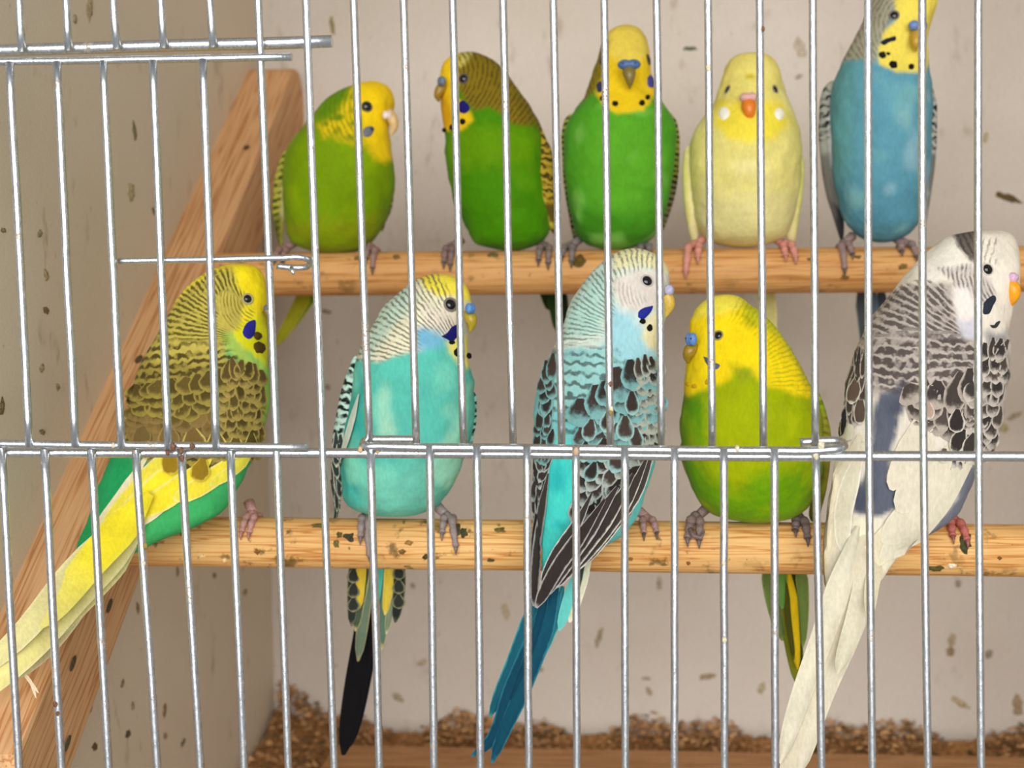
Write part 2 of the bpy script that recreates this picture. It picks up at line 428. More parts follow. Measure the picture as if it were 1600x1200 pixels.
for i, (P_, px, py, rx, ry, rgb) in enumerate([
    (PF, 546, 839, 9, 8, (62, 58, 42)), (PF, 712, 828, 9, 11, (74, 70, 42)), (PF, 628, 862, 7, 4, (120, 92, 40)), (PF, 665, 870, 5, 5, (72, 62, 30)), (PF, 640, 848, 8, 4, (150, 108, 48)),
    (PF, 1508, 848, 12, 16, (66, 68, 38)), (PF, 1462, 888, 12, 5, (84, 76, 36)), (PF, 1487, 884, 7, 4, (226, 214, 192)), (PF, 766, 875, 6, 3, (86, 72, 36)), (PF, 725, 833, 6, 9, (70, 70, 44)),
    (PF, 315, 868, 5, 4, (232, 196, 140)), (PF, 352, 876, 4, 4, (232, 200, 150)), (PF, 402, 862, 5, 5, (132, 84, 40)), (PF, 525, 850, 6, 7, (112, 98, 48)), (PF, 1562, 872, 4, 3, (110, 78, 40)),
    (PF, 530, 836, 5, 5, (96, 84, 42)), (PF, 985, 873, 5, 3, (150, 96, 44)), (PF, 1075, 880, 4, 3, (130, 84, 40)), (PF, 780, 828, 10, 5, (104, 92, 44)), (PF, 500, 822, 14, 4, (96, 86, 42)),
    (PB, 1410, 417, 8, 5, (120, 92, 46)), (PB, 1320, 434, 7, 4, (120, 88, 44)), (PB, 1340, 402, 6, 3, (112, 88, 44)), (PB, 905, 408, 10, 12, (94, 72, 24)), (PB, 620, 402, 6, 4, (110, 92, 46)),
    (PB, 770, 398, 10, 4, (104, 88, 48)), (PB, 1265, 405, 6, 3, (122, 96, 52)), (PB, 560, 404, 7, 3, (120, 96, 50))]):
    patch('dropping', P_.bvh, ell(px, py, rx, ry, seed=i, jag=.35), .0003, fm('dried_dropping', rgb, rough=.9, scale=900, var=.4), P_.o, P_.loc, dome=.0006, n=16, k=3)

# litter on the cage floor and a slat lying in it
def litter():
    n = 14000; V = []; Fc = []
    x = rng.uniform(XL+.004, XR-.004, n); y = YB - .003 - rng.random(n)**2.2*.24
    d = np.clip((x-XL)/.085, 0, 1)
    hgt = .024 + .022*(1-d)**1.5*np.clip((y-.72)/.15, 0, 1) + .012*np.exp(-((YB-y)/.02)**2)*(1+.6*np.sin(x*46)+.4*np.sin(x*97+1))
    z = hgt*(.75+.25*rng.random(n)) + .002*rng.normal(size=n)
    for i in range(n):
        s = rng.uniform(.0016, .0042); q = rng.normal(size=(4, 3)); q /= np.linalg.norm(q, axis=1)[:, None]
        q[:, 2] *= .55; c = np.array([x[i], min(y[i], YB-.004), max(z[i], .004)])
        b = len(V); V.extend(np.clip(c + q*s, [XL+.0005, .5, .0005], [XR-.0005, YB-.0006, 1])); Fc += [[b, b+1, b+2], [b, b+2, b+3], [b, b+3, b+1], [b+1, b+3, b+2]]
    V = np.array(V); k = rng.random(n)[:, None]
    pal = np.where(k < .42, S(182, 134, 86), np.where(k < .72, S(208, 162, 110), np.where(k < .92, S(138, 98, 58), S(104, 88, 54))))
    return V, Fc, np.repeat(pal, 4, axis=0)
V, Fc, pc = litter()
m, nt, b, N, L = newmat('wood_litter'); a_ = nd(nt, 'ShaderNodeAttribute', attribute_name='Col'); L.new(a_.outputs['Color'], b.inputs['Base Color']); b.inputs['Roughness'].default_value = .9
lit = mkmesh('litter', V, Fc, m, smooth=False, col=pc); tag(lit, 'brown wood chip litter heaped along the foot of the back wall', 'litter', kind='stuff')
# bed under the chips
nx, ny = 60, 14; V = []
for j in range(ny):
    y = .62 + (YB-.003-.62)*j/(ny-1)
    for i in range(nx):
        x = XL+.002 + (XR-XL-.004)*i/(nx-1); d = min(max((x-XL)/.085, 0), 1)
        V.append((x, y, .018 + .011*math.exp(-((YB-y)/.022)**2) + .016*(1-d)**1.5*min(max((y-.72)/.15, 0), 1) + .003*mnoise.noise((x*60, y*60, 0))))
bed = mkmesh('litter_bed', V, grid_faces(ny, nx, False), flat('litter_dust', S(172, 126, 82), .95, .1, .35, 300), lit)
bed['kind'] = 'stuff'
SL = mat_pine('slat_pine', S(206, 156, 106), S(186, 132, 82), S(150, 100, 58), 0, 1.0, stain=.3)
def rbox(a, b_, bev=.002):
    import bmesh
    bm = bmesh.new(); bmesh.ops.create_cube(bm, size=1)
    for v in bm.verts: v.co = Vector([(a[i]+b_[i])/2 + v.co[i]*(b_[i]-a[i]) for i in range(3)])
    bmesh.ops.bevel(bm, geom=bm.edges[:], offset=bev, segments=2, affect='EDGES')
    V = [v.co[:] for v in bm.verts]; Fc = [[v.index for v in f.verts] for f in bm.faces]; bm.free(); return V, Fc
V, Fc = rbox((-.205, .80, .001), (XR-.001, .868, .034))
tag(mkmesh('floor_slat', V, Fc, SL, smooth=False), 'pine slat lying on the cage floor in front of the litter', 'slat')

# ------------------------------------------------------------------ the wire front
YC = .440
def wire(pts, Y, parent, r=6.3, name='wire', n=10, sm=True):
    """pts in px along the wire; wobble of a hair's breadth as in drawn wire"""
    P = [at(p[0], p[1], Y + (p[2] if len(p) > 2 else 0)) for p in pts]
    if len(P) == 2:
        k = 14; P = [P[0] + (P[1]-P[0])*i/(k-1) for i in range(k)]
        sd = random.random()*50
        P = [p + np.array([mnoise.noise((sd, i*.35, 0)), mnoise.noise((sd, i*.35, 9)), mnoise.noise((sd, i*.35, 5))])*.00022*(1 if 0 < i < k-1 else 0) for i, p in enumerate(P)]
    rr = np.full(len(P), r*scl(P[0])); 
    V, Fc = tube_world(P, rr, n)
    o = mkmesh(name, V, Fc, WIRE, parent, parent.location)
    for p in o.data.polygons: p.use_smooth = len(p.vertices) == 4
    return o
def lerp_ext(a, b, y):
    t = (y-a[1])/(b[1]-a[1]); return (a[0]+(b[0]-a[0])*t, y)
front = empty('cage_front', at(800, 712, YC)); tag(front, 'fixed galvanised wire front of the cage with long upright bars', 'cage front')
doorL = empty('cage_door', at(190, 400, YC)); tag(doorL, 'small wire door at the upper left with a hooked latch', 'cage door')
doorM = empty('cage_door', at(940, 700, YC)); tag(doorM, 'wide wire door in the lower middle, hooked over the long cross wire', 'cage door')
# long uprights of the front
for a, b_ in [((403, 0), (449, 1165)), ((478, 0), (521, 1165)), ((1357, 0), (1363, 1165)), ((1442, 0), (1450, 1165)), ((1529, 0), (1533, 1165)), ((1618, 0), (1617, 1165))] + [((1706+88*q, 0), (1700+86*q, 1165)) for q in range(8)]:
    mid = {403: (432, 700), 478: (504, 700), 1357: (1358, 700), 1442: (1443, 700), 1529: (1529, 700), 1618: (1615, 700)}.get(a[0], (a[0]-4, 700))
    pts = cat([lerp_ext(a, mid, -560), mid, lerp_ext(mid, b_, 1640)], 24)
    wire([tuple(p) for p in pts], YC+.0015, front)
# uprights above the left door
for a, b_ in [((-264, 0), (-258, 88)), ((-190, 0), (-185, 87)), ((-117, 0), (-112, 85)), ((-44, 0), (-40, 84)), ((30, 0), (34, 82)), ((103, 0), (107, 80)), ((177, 0), (183, 78)), ((251, 0), (256, 76)), ((328, 0), (333, 75))]:
    wire([lerp_ext(a, b_, -560), b_], YC+.0015, front)
# uprights above the middle door
for xa, xb, yb in [(553, 578, 716), (631, 651, 715), (707, 725, 715), (786, 802, 714), (865, 878, 714), (944, 954, 714), (1026, 1034, 716), (1106, 1113, 716), (1187, 1193, 716), (1270, 1274, 716)]:
    wire([lerp_ext((xa, 0), (xb, 690), -560), (xb, yb)], YC+.0058, front)
# lower left uprights and the two posts beside the middle door
for a, b_ in [((-286, 698), (-250, 1165)), ((-214, 698), (-180, 1165)), ((-142, 699), (-112, 1165)), ((-70, 700), (-42, 1165)), ((2, 700), (28, 1165)), ((69, 702), (94, 1165)), ((142, 702), (168, 1165)), ((212, 703), (244, 1165)), ((283, 703), (311, 1165)), ((360, 704), (380, 1165)), ((579, 700), (592, 1165)), ((1275, 705), (1283, 1165))]:
    wire([a, lerp_ext(a, b_, 1640)], YC+.0002, front)
# cross wires of the front
wire([(-300, 88), (519, 64.5)], YC+.0050, front, 9.2, 'cross_wire')
wire([tuple(p) for p in cat([(-300, 702), (0, 707), (400, 707.5), (800, 709), (1200, 713), (1450, 712.5), (1720, 714), (2330, 719)], 40)], YC+.0030, front, 7.4, 'cross_wire')
wire([(-300, 1262), (2330, 1290)], YC+.0034, front, 7.4, 'cross_wire')
wire([(-300, -40), (2330, -90)], YC+.0050, front, 7.4, 'cross_wire')
wire([(-300, -540), (2330, -600)], YC+.0050, front, 7.4, 'cross_wire')
wire([(-300, 1625), (2330, 1680)], YC+.0034, front, 7.4, 'cross_wire')
# left door
for a, b_ in [((-290, 99), (-240, 704)), ((-214, 98), (-170, 704)), ((-138, 98), (-98, 704)), ((-62, 97), (-26, 704)), ((15, 97), (46, 698)), ((89, 96), (118, 699)), ((161, 95), (190, 701)), ((239, 94), (263, 702)), ((317, 92), (338, 703))]:
    wire([a, b_], YC-.0016, doorL)
wire([(-300, 102), (456, 89)], YC+.0002, doorL, 5.8, 'cross_wire')
wire([(-300, 690), (479, 699)], YC-.0002, doorL, 6.4, 'cross_wire')
lt = cat([(186, 408, 0), (330, 405.5, 0), (440, 403, 0), (474, 403, .0006), (486, 408, .003), (484, 415, .0055), (470, 418, .006), (432, 415.5, .0045)], 40)
wire([tuple(p) for p in lt], YC+.0004, doorL, 5.0, 'latch_wire')
V, Fc = tube_world([at(455, 419, YC+.004), at(457, 424, YC+.003), at(459, 428, YC+.0025)], np.array([4.2, 3.6, 2.2])*scl(at(455, 420, YC)), 8)
mkmesh('latch_tip', V, Fc, WIRE, doorL, doorL.location)
# middle door
dm = cat([(655, 687, .0075), (600, 687, .0072), (576, 688, .0060), (566, 692, .0035), (569, 696, .0008), (590, 697, 0), (800, 700, 0), (1000, 702.5, 0), (1200, 704, 0), (1290, 703, 0), (1313, 700, .0012), (1321, 695, .0038), (1312, 690, .0062), (1290, 689, .0075), (1250, 691, .0078)], 110)
wire([tuple(p) for p in dm], YC+.0002, doorM, 6.6, 'cross_wire', 12)
for a, b_ in [((671, 694), (678, 1165)), ((745, 695), (751, 1165)), ((823, 696), (826, 1165)), ((900, 698), (901, 1165)), ((976, 698), (977, 1165)), ((1054, 699), (1054, 1165)), ((1131, 700), (1132, 1165)), ((1210, 700), (1211, 1165))]:
    wire([a, lerp_ext(a, b_, 1300)], YC-.0016, doorM)
wire([(640, 1290), (1250, 1292)], YC+.0004, doorM, 6.6, 'cross_wire')
RUST = fm('rust', (112, 78, 58), rough=.9, scale=1500, var=.5); CRUST = fm('crust', (206, 196, 168), rough=.9, scale=1500, var=.3)
for px, py, r, mt, Y, par in [(270, 698, 6, RUST, -.003, doorL), (283, 704, 5, RUST, -.002, front), (300, 697, 5, RUST, -.0024, doorL), (284, 716, 5, RUST, -.001, front), (262, 706, 5, RUST, -.001, front),
                        (87, 1100, 5, RUST, -.001, front), (90, 1115, 4, RUST, -.001, front), (955, 640, 5, CRUST, .004, front), (954, 600, 4, RUST, .004, front), (954, 645, 4, fm('crust2', (140, 120, 60), rough=.9), .0036, front), (1132, 1000, 5, CRUST, -.003, doorM), (1131, 880, 4, CRUST, -.003, doorM),
                        (1283, 696, 7, CRUST, -.001, doorM), (1275, 712, 6, CRUST, -.001, front), (227, 853, 5, fm('crust2', (140, 120, 60), rough=.9), -.001, front), (225, 880, 4, CRUST, -.001, front), (563, 703, 5, fm('crust3', (190, 160, 128), rough=.9), .0012, front), (590, 704, 5, fm('crust3', (190, 160, 128), rough=.9), .0012, front), (177, 696, 4, CRUST, -.0016, doorL), (1107, 106, 5, CRUST, .0044, front), (900, 705, 6, fm('crust3', (190, 160, 128), rough=.9), -.003, doorM), (1192, 45, 4, RUST, .0044, front), (1152, 701, 5, CRUST, -.0014, doorM)]:
    c = at(px, py, YC+Y); s = scl(c)*r; V = []
    for i in range(6):
        for j in range(9):
            a, e = 2*math.pi*j/9, math.pi*i/5; q = 1 + .35*mnoise.noise((px+i*.7, j*.9, py))
            V.append(c + s*q*np.array([math.sin(e)*math.cos(a)*.8, math.sin(e)*math.sin(a)*.45, math.cos(e)*1.1]))
    mkmesh('crust', V, grid_faces(6, 9), mt, par, par.location)

# ------------------------------------------------------------------ birds: machinery
def sdf(px, py, poly):
    """signed distance in px, negative inside"""
    p = np.array(poly, float); d = np.full(px.shape, 1e9); inside = np.zeros(px.shape, bool); n = len(p)
    for i in range(n):
        a, b_ = p[i], p[(i+1) % n]; e = b_-a; wx, wy = px-a[0], py-a[1]
        t = np.clip((wx*e[0]+wy*e[1])/(e@e+1e-9), 0, 1)
        d = np.minimum(d, (wx-e[0]*t)**2 + (wy-e[1]*t)**2)
        c = ((a[1] > py) != (b_[1] > py)) & (px < (b_[0]-a[0])*(py-a[1])/(b_[1]-a[1]+1e-12)+a[0])
        inside ^= c
    d = np.sqrt(d); return np.where(inside, -d, d)

def loft(table, Yk, ratio, n=150, m_=112):
    ys = np.array([t[0] for t in table], float); xl = np.array([t[1] for t in table], float); xr = np.array([t[-1] for t in table], float)
    t = (1-np.cos(np.pi*np.linspace(0, 1, n)))/2; y = ys[0] + (ys[-1]-ys[0])*t
    c = pchip(ys, (xl+xr)/2, y); h = np.sqrt(np.maximum(pchip(ys, ((xr-xl)/2)**2, y), 0)); h = np.maximum(h, .15)
    Yc = pchip(*zip(*Yk), y) if len(Yk) > 1 else np.full(n, Yk[0][1])
    ra = pchip(*zip(*ratio), y) if isinstance(ratio, list) else np.full(n, ratio)
    th = np.linspace(0, 2*np.pi, m_, endpoint=False); V = np.zeros((n, m_, 3))
    for i in range(n):
        C = at(c[i], y[i], Yc[i]); s = scl(C)
        V[i, :, :] = C; V[i, :, 0] += h[i]*s*np.cos(th); V[i, :, 1] += h[i]*s*ra[i]*np.sin(th)
    return V.reshape(-1, 3), grid_faces(n, m_), np.tile(np.sin(th), n), (y, c, h, Yc)

def paint(V, sint, base, layers, seed, backcol=None):
    px, py = project(V); N_ = len(V)
    col = np.tile(S(*base), (N_, 1)); bc = col.copy(); bar = np.zeros((N_, 3))
    nz = vnoise(V, 220, seed); nz2 = vnoise(V, 90, seed+3); nz3 = vnoise(V, 520, seed+5)
    for L_ in layers:
        k = L_[0]; poly = L_[1]; soft = L_[2]
        if poly is None: wgt = np.ones(N_)
        elif poly == 'back': wgt = np.clip((sint-.15)/.35, 0, 1)
        else: wgt = np.clip(.5 - (sdf(px, py, poly) + (nz*.6+nz3*.4)*soft*.8)/(2*soft), 0, 1)
        wgt = wgt*wgt*(3-2*wgt)
        if k == 'c': col = col*(1-wgt[:, None]) + S(*L_[3])*wgt[:, None]; bc = np.where((bar[:, 1] > 0)[:, None], bc, col); 
        elif k == 'x':                                    # clear bars
            bar[:, 1] *= (1-wgt)
        elif k == 'n':                                    # soft mottling
            mm = np.clip((vnoise(V, L_[4], seed+11)*.7 + nz2*.3 - L_[5])/.5, 0, 1)*wgt
            col = col*(1-mm[:, None]) + S(*L_[3])*mm[:, None]
        elif k == 'b':                                    # wave barring
            mode = L_[4]; amt = L_[6] if len(L_) > 6 else 1.0; duty = L_[5]
            if mode[0] == 'r':
                P0 = at(mode[1], mode[2], mode[5]); s = scl(P0)
                d = np.linalg.norm((V-P0)*np.array([1, mode[6] if len(mode) > 6 else .6, 1]), axis=1)/s; g = mode[4]
                ph = d/mode[3] if g == 0 else np.log1p(g*d)/(g*mode[3])
            elif mode[0] == 'a':                          # fans out from a point on the neck
                ph = np.arctan2(px-mode[1], mode[2]-py)/mode[3] + .15*nz + .12*nz2
            else:
                ph = (px*mode[1]+py*mode[2])/mode[3]
                if mode[3] > 11:                          # overlapping feathers break the bands into scallops
                    ph = ph + .2*np.cos(2*np.pi*px/(mode[3]*1.25) + nz2*2)*np.cos(np.pi*ph) + .22*nz2 + .18*nz
            ph = ph + nz2*.12
            on = wgt > .02
            bar[on, 0] = ph[on]; bar[on, 1] = np.maximum(wgt*amt, bar[:, 1]*(1-wgt))[on]; bar[on, 2] = duty; bc[on] = S(*L_[3])
    return col, bc, bar

class B: pass
GROUP = 'budgerigars on the two perches'
seedc = [0]
def bird(label, table, Yk, ratio, base, layers, P_, footpx, n=170, m_=128):
    seedc[0] += 1; b = B(); b.P = P_
    x = at(footpx, 800, P_.Y)[0]; loc = np.array([x, P_.Y, P_.z(x)+P_.r])
    b.loc = loc; b.root = empty('budgerigar', loc); tag(b.root, label, 'bird', GROUP)
    V, Fc, st, prof = loft(table, Yk, ratio, n, m_)
    nrm = np.zeros_like(V)
    g = V.reshape(n, m_, 3); cen = g.mean(1, keepdims=True); o = (g-cen); o[:, :, 2] = 0
    o = (o/(np.linalg.norm(o, axis=2, keepdims=True)+1e-9)).reshape(-1, 3)
    V = V + o*(vnoise(V, 150, seedc[0])*.00055 + vnoise(V, 420, seedc[0]+1)*.00025)[:, None]      # plumage is never quite smooth
    col, bc, bar = paint(V, st, base, layers, seedc[0])
    b.body = mkmesh('body', V, Fc, PL, b.root, loc, col=col, bcol=bc, bar=bar)
    b.V = V; b.F = Fc; b.prof = prof
    b.bvh = BVHTree.FromPolygons([Vector(v) for v in V], Fc.tolist()); b.all = [(V, Fc)]
    return b
def addbvh(b, V, Fc):
    b.all.append((np.asarray(V), np.asarray(Fc))); VV = []; FF = []; k = 0
    for v, f in b.all: VV += [Vector(q) for q in v]; FF += [[i+k for i in q] for q in f.tolist()]; k += len(v)
    b.bvh = BVHTree.FromPolygons(VV, FF)
def wing(b, table, Yk, ratio, base, layers, name='wing', n=80, m_=48):
    seedc[0] += 1
    V, Fc, st, _ = loft(table, Yk, ratio, n, m_)
    col, bc, bar = paint(V, st, base, layers, seedc[0])
    o = mkmesh(name, V, Fc, PL, b.root, b.loc, col=col, bcol=bc, bar=bar); addbvh(b, V, Fc); return o

def fprof(kind, u):
    if kind == 'covert': return np.minimum(1, .3+1.5*u)*np.sqrt(np.maximum(1-u**5, 0))
    if kind == 'flight': return np.minimum(1, .2+2.0*u)*np.sqrt(np.maximum(1-u**7, 0))
    return np.minimum(1, .2+3.2*u)*(1-.35*u)*np.sqrt(np.maximum(1-u**9, 0))     # 'tail'
def feather(b, path, hw, edge, centre, parent=None, name='feather', kind='covert', lift=(.0003, .0008), ew=.45, nu=8, nv=7, skew=0, Ys=None, camber=.0, sw=1.8):
    """one feather. path: px points root to tip; laid on the bird, or along given depths Ys"""
    parent = parent or b.root
    C = cat(path, nu); T = np.gradient(C, axis=0); T /= np.linalg.norm(T, axis=1)[:, None]; Nn = np.stack([-T[:, 1], T[:, 0]], 1)
    u = np.linspace(0, 1, nu); u[-1] = .995; wv = fprof(kind, u)*hw; v = np.linspace(-1, 1, nv)
    L = np.linalg.norm(np.diff(C, axis=0), axis=1).sum()
    if Ys is not None: yk = np.interp(u, np.linspace(0, 1, len(Ys)), Ys)
    V = []; ph = []; last = None
    cent = []
    for i in range(nu):
        h = hit(b.bvh, *C[i]) if Ys is None else None
        cent.append(h)
    good = [i for i in range(nu) if cent[i] is not None]
    for i in range(nu):
        if Ys is not None: ref = at(C[i][0], C[i][1], yk[i])
        elif cent[i] is not None: ref = cent[i][0]
        elif good:
            g = [q for q in good if q < i] or good; q = g[-1]
            sl = (cent[g[-1]][0][1]-cent[g[-2]][0][1])/(g[-1]-g[-2]) if len(g) > 1 else 0
            sl = max(min(sl, .002), -.002)
            ref = at(C[i][0], C[i][1], cent[q][0][1] + sl*(i-q))
        else: ref = at(C[i][0], C[i][1], b.P.Y)
        for k in range(nv):
            p = C[i] + Nn[i]*(wv[i]*v[k] + skew*hw*u[i])
            P0 = None
            if Ys is None:
                h = hit(b.bvh, *p)
                if h is not None and abs(h[0][1]-ref[1]) < .006: P0, nn = h
            if P0 is None: P0 = at(p[0], p[1], ref[1]); nn = np.array([0, -1., 0])
            V.append(P0 + nn*(lift[0] + (lift[1]-lift[0])*u[i] + camber*(1-v[k]**2)))
            e = min((1-abs(v[k]))*sw, (1-u[i])*L/hw*.9)
            ph.append(-.25 + .5*min(max(e/(ew*1.5), 0), 1))
    V = np.array(V); n_ = len(V); bar = np.zeros((n_, 3)); bar[:, 0] = ph; bar[:, 1] = 1; bar[:, 2] = 2.0
    if isinstance(edge[0], (list, tuple)):             # colour runs from root to tip
        uu = np.repeat(u, nv); ec = np.array([np.interp(uu, np.linspace(0, 1, len(edge)), [S(*e)[q] for e in edge]) for q in range(3)]).T
    else: ec = np.tile(S(*edge), (n_, 1))
    if isinstance(centre[0], (list, tuple)):
        uu = np.repeat(u, nv); cc = np.array([np.interp(uu, np.linspace(0, 1, len(centre)), [S(*e)[q] for e in centre]) for q in range(3)]).T
    else: cc = np.tile(S(*centre), (n_, 1))
    return mkmesh(name, V, grid_faces(nu, nv, False), PL, parent, b.loc, col=ec, bcol=cc, bar=bar)

def rows(b, A, Bc, nrow, cnt, lenf, wf, edge, pal, parent=None, ew=.45, name='covert_feather', lift=(.0003, .0008), flow=None, jit=.3, seed=1, kind='covert'):
    """overlapping rows of small feathers between two guide curves"""
    r = random.Random(seed); A = cat(A, 60); Bc = cat(Bc, 60)
    for i in range(nrow):
        t = i/max(nrow-1, 1); Cv = A*(1-t) + Bc*t
        k = int(round(cnt[0] + (cnt[1]-cnt[0])*t)); Ln = np.linalg.norm(np.diff(Cv, axis=0), axis=1).sum()
        for j in range(k):
            s = (j + .25 + .5*(i % 2))/k; s = min(max(s + r.uniform(-jit, jit)/k, 0), 1)
            q = s*59; q0 = int(min(q, 58)); p = Cv[q0]*(1-(q-q0)) + Cv[q0+1]*(q-q0)
            if flow is None:
                d = (Bc[q0]-A[q0]); sp = np.linalg.norm(d)/max(nrow-1, 1); d = d/(np.linalg.norm(d)+1e-9)
            else:
                f = np.array(flow(s, t)); sp = np.linalg.norm(Bc[q0]-A[q0])/max(nrow-1, 1); d = f/np.linalg.norm(f)
            an = r.uniform(-.28, .28); d = np.array([d[0]*math.cos(an)-d[1]*math.sin(an), d[0]*math.sin(an)+d[1]*math.cos(an)])
            ln = sp*lenf*r.uniform(.82, 1.22); hw = Ln/k*wf*.68*r.uniform(.85, 1.18)
            cc = r.choice(pal(s, t) if callable(pal) else pal); ee = edge(s, t) if callable(edge) else edge
            feather(b, [p - d*ln*.35, p + d*ln*.2, p + d*ln*.65], hw, ee, cc, parent, name, kind, lift, ew*1.7, nu=7, nv=7, sw=2.6)

EYE = fm('eye_black', (8, 8, 9), rough=.08, spec=.7, var=.05)
def disc_frame(n):
    u = np.cross(n, [0, 0, 1.0]); u /= np.linalg.norm(u)+1e-9; v = np.cross(u, n); return u, v
def eye(b, px, py, r, ring=(150, 140, 130), rr=1.45, squash=1.0):
    h = hit(b.bvh, px, py)
    if h is None: return
    P, n = h; s = scl(P)*r; u, v = disc_frame(n); V = []
    for i in range(7):
        e = math.pi/2*i/6
        for j in range(18):
            a = 2*math.pi*j/18
            V.append(P + s*(math.sin(e)*(math.cos(a)*u + math.sin(a)*v*squash)) + n*(s*.55*math.cos(e) + .0001))
    o = mkmesh('eye', V, grid_faces(7, 18), EYE, b.root, b.loc)
    V = []
    for i in range(8):
        q = 2*math.pi*i/8
        for j in range(20):
            a = 2*math.pi*j/20; R = s*(1+(rr-1)*.5*(1+math.cos(q)))*1.0
            V.append(P + R*(math.cos(a)*u + math.sin(a)*v*squash) + n*(s*.22*math.sin(q)+.00015))
    Fc = grid_faces(8, 20).tolist() + [[7*20+j, 7*20+(j+1) % 20, (j+1) % 20, j] for j in range(20)]
    mkmesh('eye_ring', V, Fc, fm('eyelid_skin', ring, rough=.7, scale=2000), o, b.loc)
    return o
def solid(name, b, keys, rgb, parent=None, flatk=.8, n=14, rough=.35, steps=14):
    """rounded solid through px keys (px, py, Y, half width px)"""
    K = cat(keys, steps); P = np.array([at(k[0], k[1], k[2]) for k in K]); r = np.array([max(k[3], .25)*scl(p) for k, p in zip(K, P)])
    V, Fc = tube_world(P, r, n)
    return mkmesh(name, V, Fc, fm('horn_'+name, rgb, rough=rough, spec=.5, scale=900, var=.12), parent or b.root, b.loc)
def ball(name, b, c, rx, ry, rz, rgb, parent=None, rough=.4, lobes=0, yaw=0):
    """ellipsoid about a world point, half sizes in metres; lobes pinch the middle like a cere"""
    V = []; n, k = 16, 11
    for i in range(k):
        e = math.pi*i/(k-1)
        for j in range(n):
            a = 2*math.pi*j/n; x, y, z = math.sin(e)*math.cos(a), math.sin(e)*math.sin(a), math.cos(e)
            if lobes: z *= (1 - lobes*math.exp(-(x/.28)**2)); y *= (1 - .5*lobes*math.exp(-(x/.3)**2))
            X, Y_ = rx*x, ry*y
            V.append(np.asarray(c) + np.array([X*math.cos(yaw)-Y_*math.sin(yaw), X*math.sin(yaw)+Y_*math.cos(yaw), rz*z]))
    return mkmesh(name, V, grid_faces(k, n), fm('skin_'+name, rgb, rough=rough, scale=1200, var=.18), parent or b.root, b.loc)
def face(b, cere, beak, crgb, brgb, yaw=0, lobes=.35, nostril=True, flatk=.8):
    """cere = (px, py, Y, rx px, rz px, ry px); beak = px keys (px, py, Y, hw)"""
    bk = solid('beak', b, beak, brgb)
    c = at(cere[0], cere[1], cere[2]); s = scl(c)
    o = ball('cere', b, c, cere[3]*s, cere[5]*s, cere[4]*s, crgb, None, .4, lobes, yaw)
    if nostril:
        for q in (-1, 1):
            d = np.array([q*cere[3]*s*.5*math.cos(yaw) + cere[5]*s*.88*math.sin(yaw), q*cere[3]*s*.5*math.sin(yaw) - cere[5]*s*.88*math.cos(yaw), cere[4]*s*.1])
            ball('nostril', b, c+d, 1.5*s, 1.0*s, 1.5*s, (52, 44, 50), o)
def cheek(b, poly, rgb, name='cheek_patch', lift=.0006, seed=0):
    col = S(*rgb); return patch(name, b.bvh, poly, lift, PL, b.root, b.loc, dome=.0004, col=col, k=5, n=24)
def foot(b, px, toes, rgb, leg=None, claw=(92, 80, 72)):
    """toes: (px at the top, px at the tip, end angle in degrees round the perch from its top; negative = backwards, radius px)"""
    P_ = b.P; x0 = at(px, 800, P_.Y-P_.r)[0]; s = P_.Y/F; m = fm('foot_skin', rgb, rough=.6, scale=1500, var=.25)
    zc = P_.z(x0); R = P_.r
    lean = np.sign(b.loc[0]-x0)*min(abs(b.loc[0]-x0), .006)
    V, Fc = tube_world([np.array([x0+lean, P_.Y+.004, zc+R+.0065]), np.array([x0+lean*.45, P_.Y+.002, zc+R+.0038]), np.array([x0, P_.Y, zc+R+.0018])], [.0026, .0023, .0021], 10)
    VV = [V]; FF = [Fc]; k = len(V); cl = []
    for (a, e, ang, r) in toes:
        xa = at(a, 800, P_.Y-P_.r)[0]; xe = at(e, 800, P_.Y-P_.r)[0]; pts = []; rad = []; nseg = 16
        for i in range(nseg):
            t = i/(nseg-1); th = R_(ang)*t; rr = r*s*(1.08 - .38*t + .10*math.cos(t*math.pi*6))
            xx = x0 + (xa-x0)*min(t*4, 1) + (xe-xa)*t
            pts.append(np.array([xx, P_.Y - (R+rr*.85)*math.sin(th), zc + (R+rr*.85)*math.cos(th)])); rad.append(rr)
        V, Fc = tube_world(pts, rad, 9); VV.append(V); FF.append([[i+k for i in f] for f in Fc]); k += len(V)
        d = pts[-1]-pts[-2]; d /= np.linalg.norm(d); c = []
        for i in range(6):
            t = i/5; th = R_(ang) + (1 if ang > 0 else -1)*R_(17)*t
            c.append(np.array([xe, P_.Y - (R+rad[-1]*(.85+.4*math.sin(t*math.pi)))*math.sin(th), zc + (R+rad[-1]*(.85+.4*math.sin(t*math.pi)))*math.cos(th)]))
        cl.append(tube_world(c, np.linspace(rad[-1]*.75, rad[-1]*.12, 6), 7))
    o = mkmesh('foot', np.concatenate(VV), [f for q in FF for f in q], m, b.root, b.loc)
    for V, Fc in cl: mkmesh('claw', V, Fc, fm('claw_horn', claw, rough=.4), o, b.loc)
    return o

# ================================================================== upper row, left to right
YBk = PB.Y
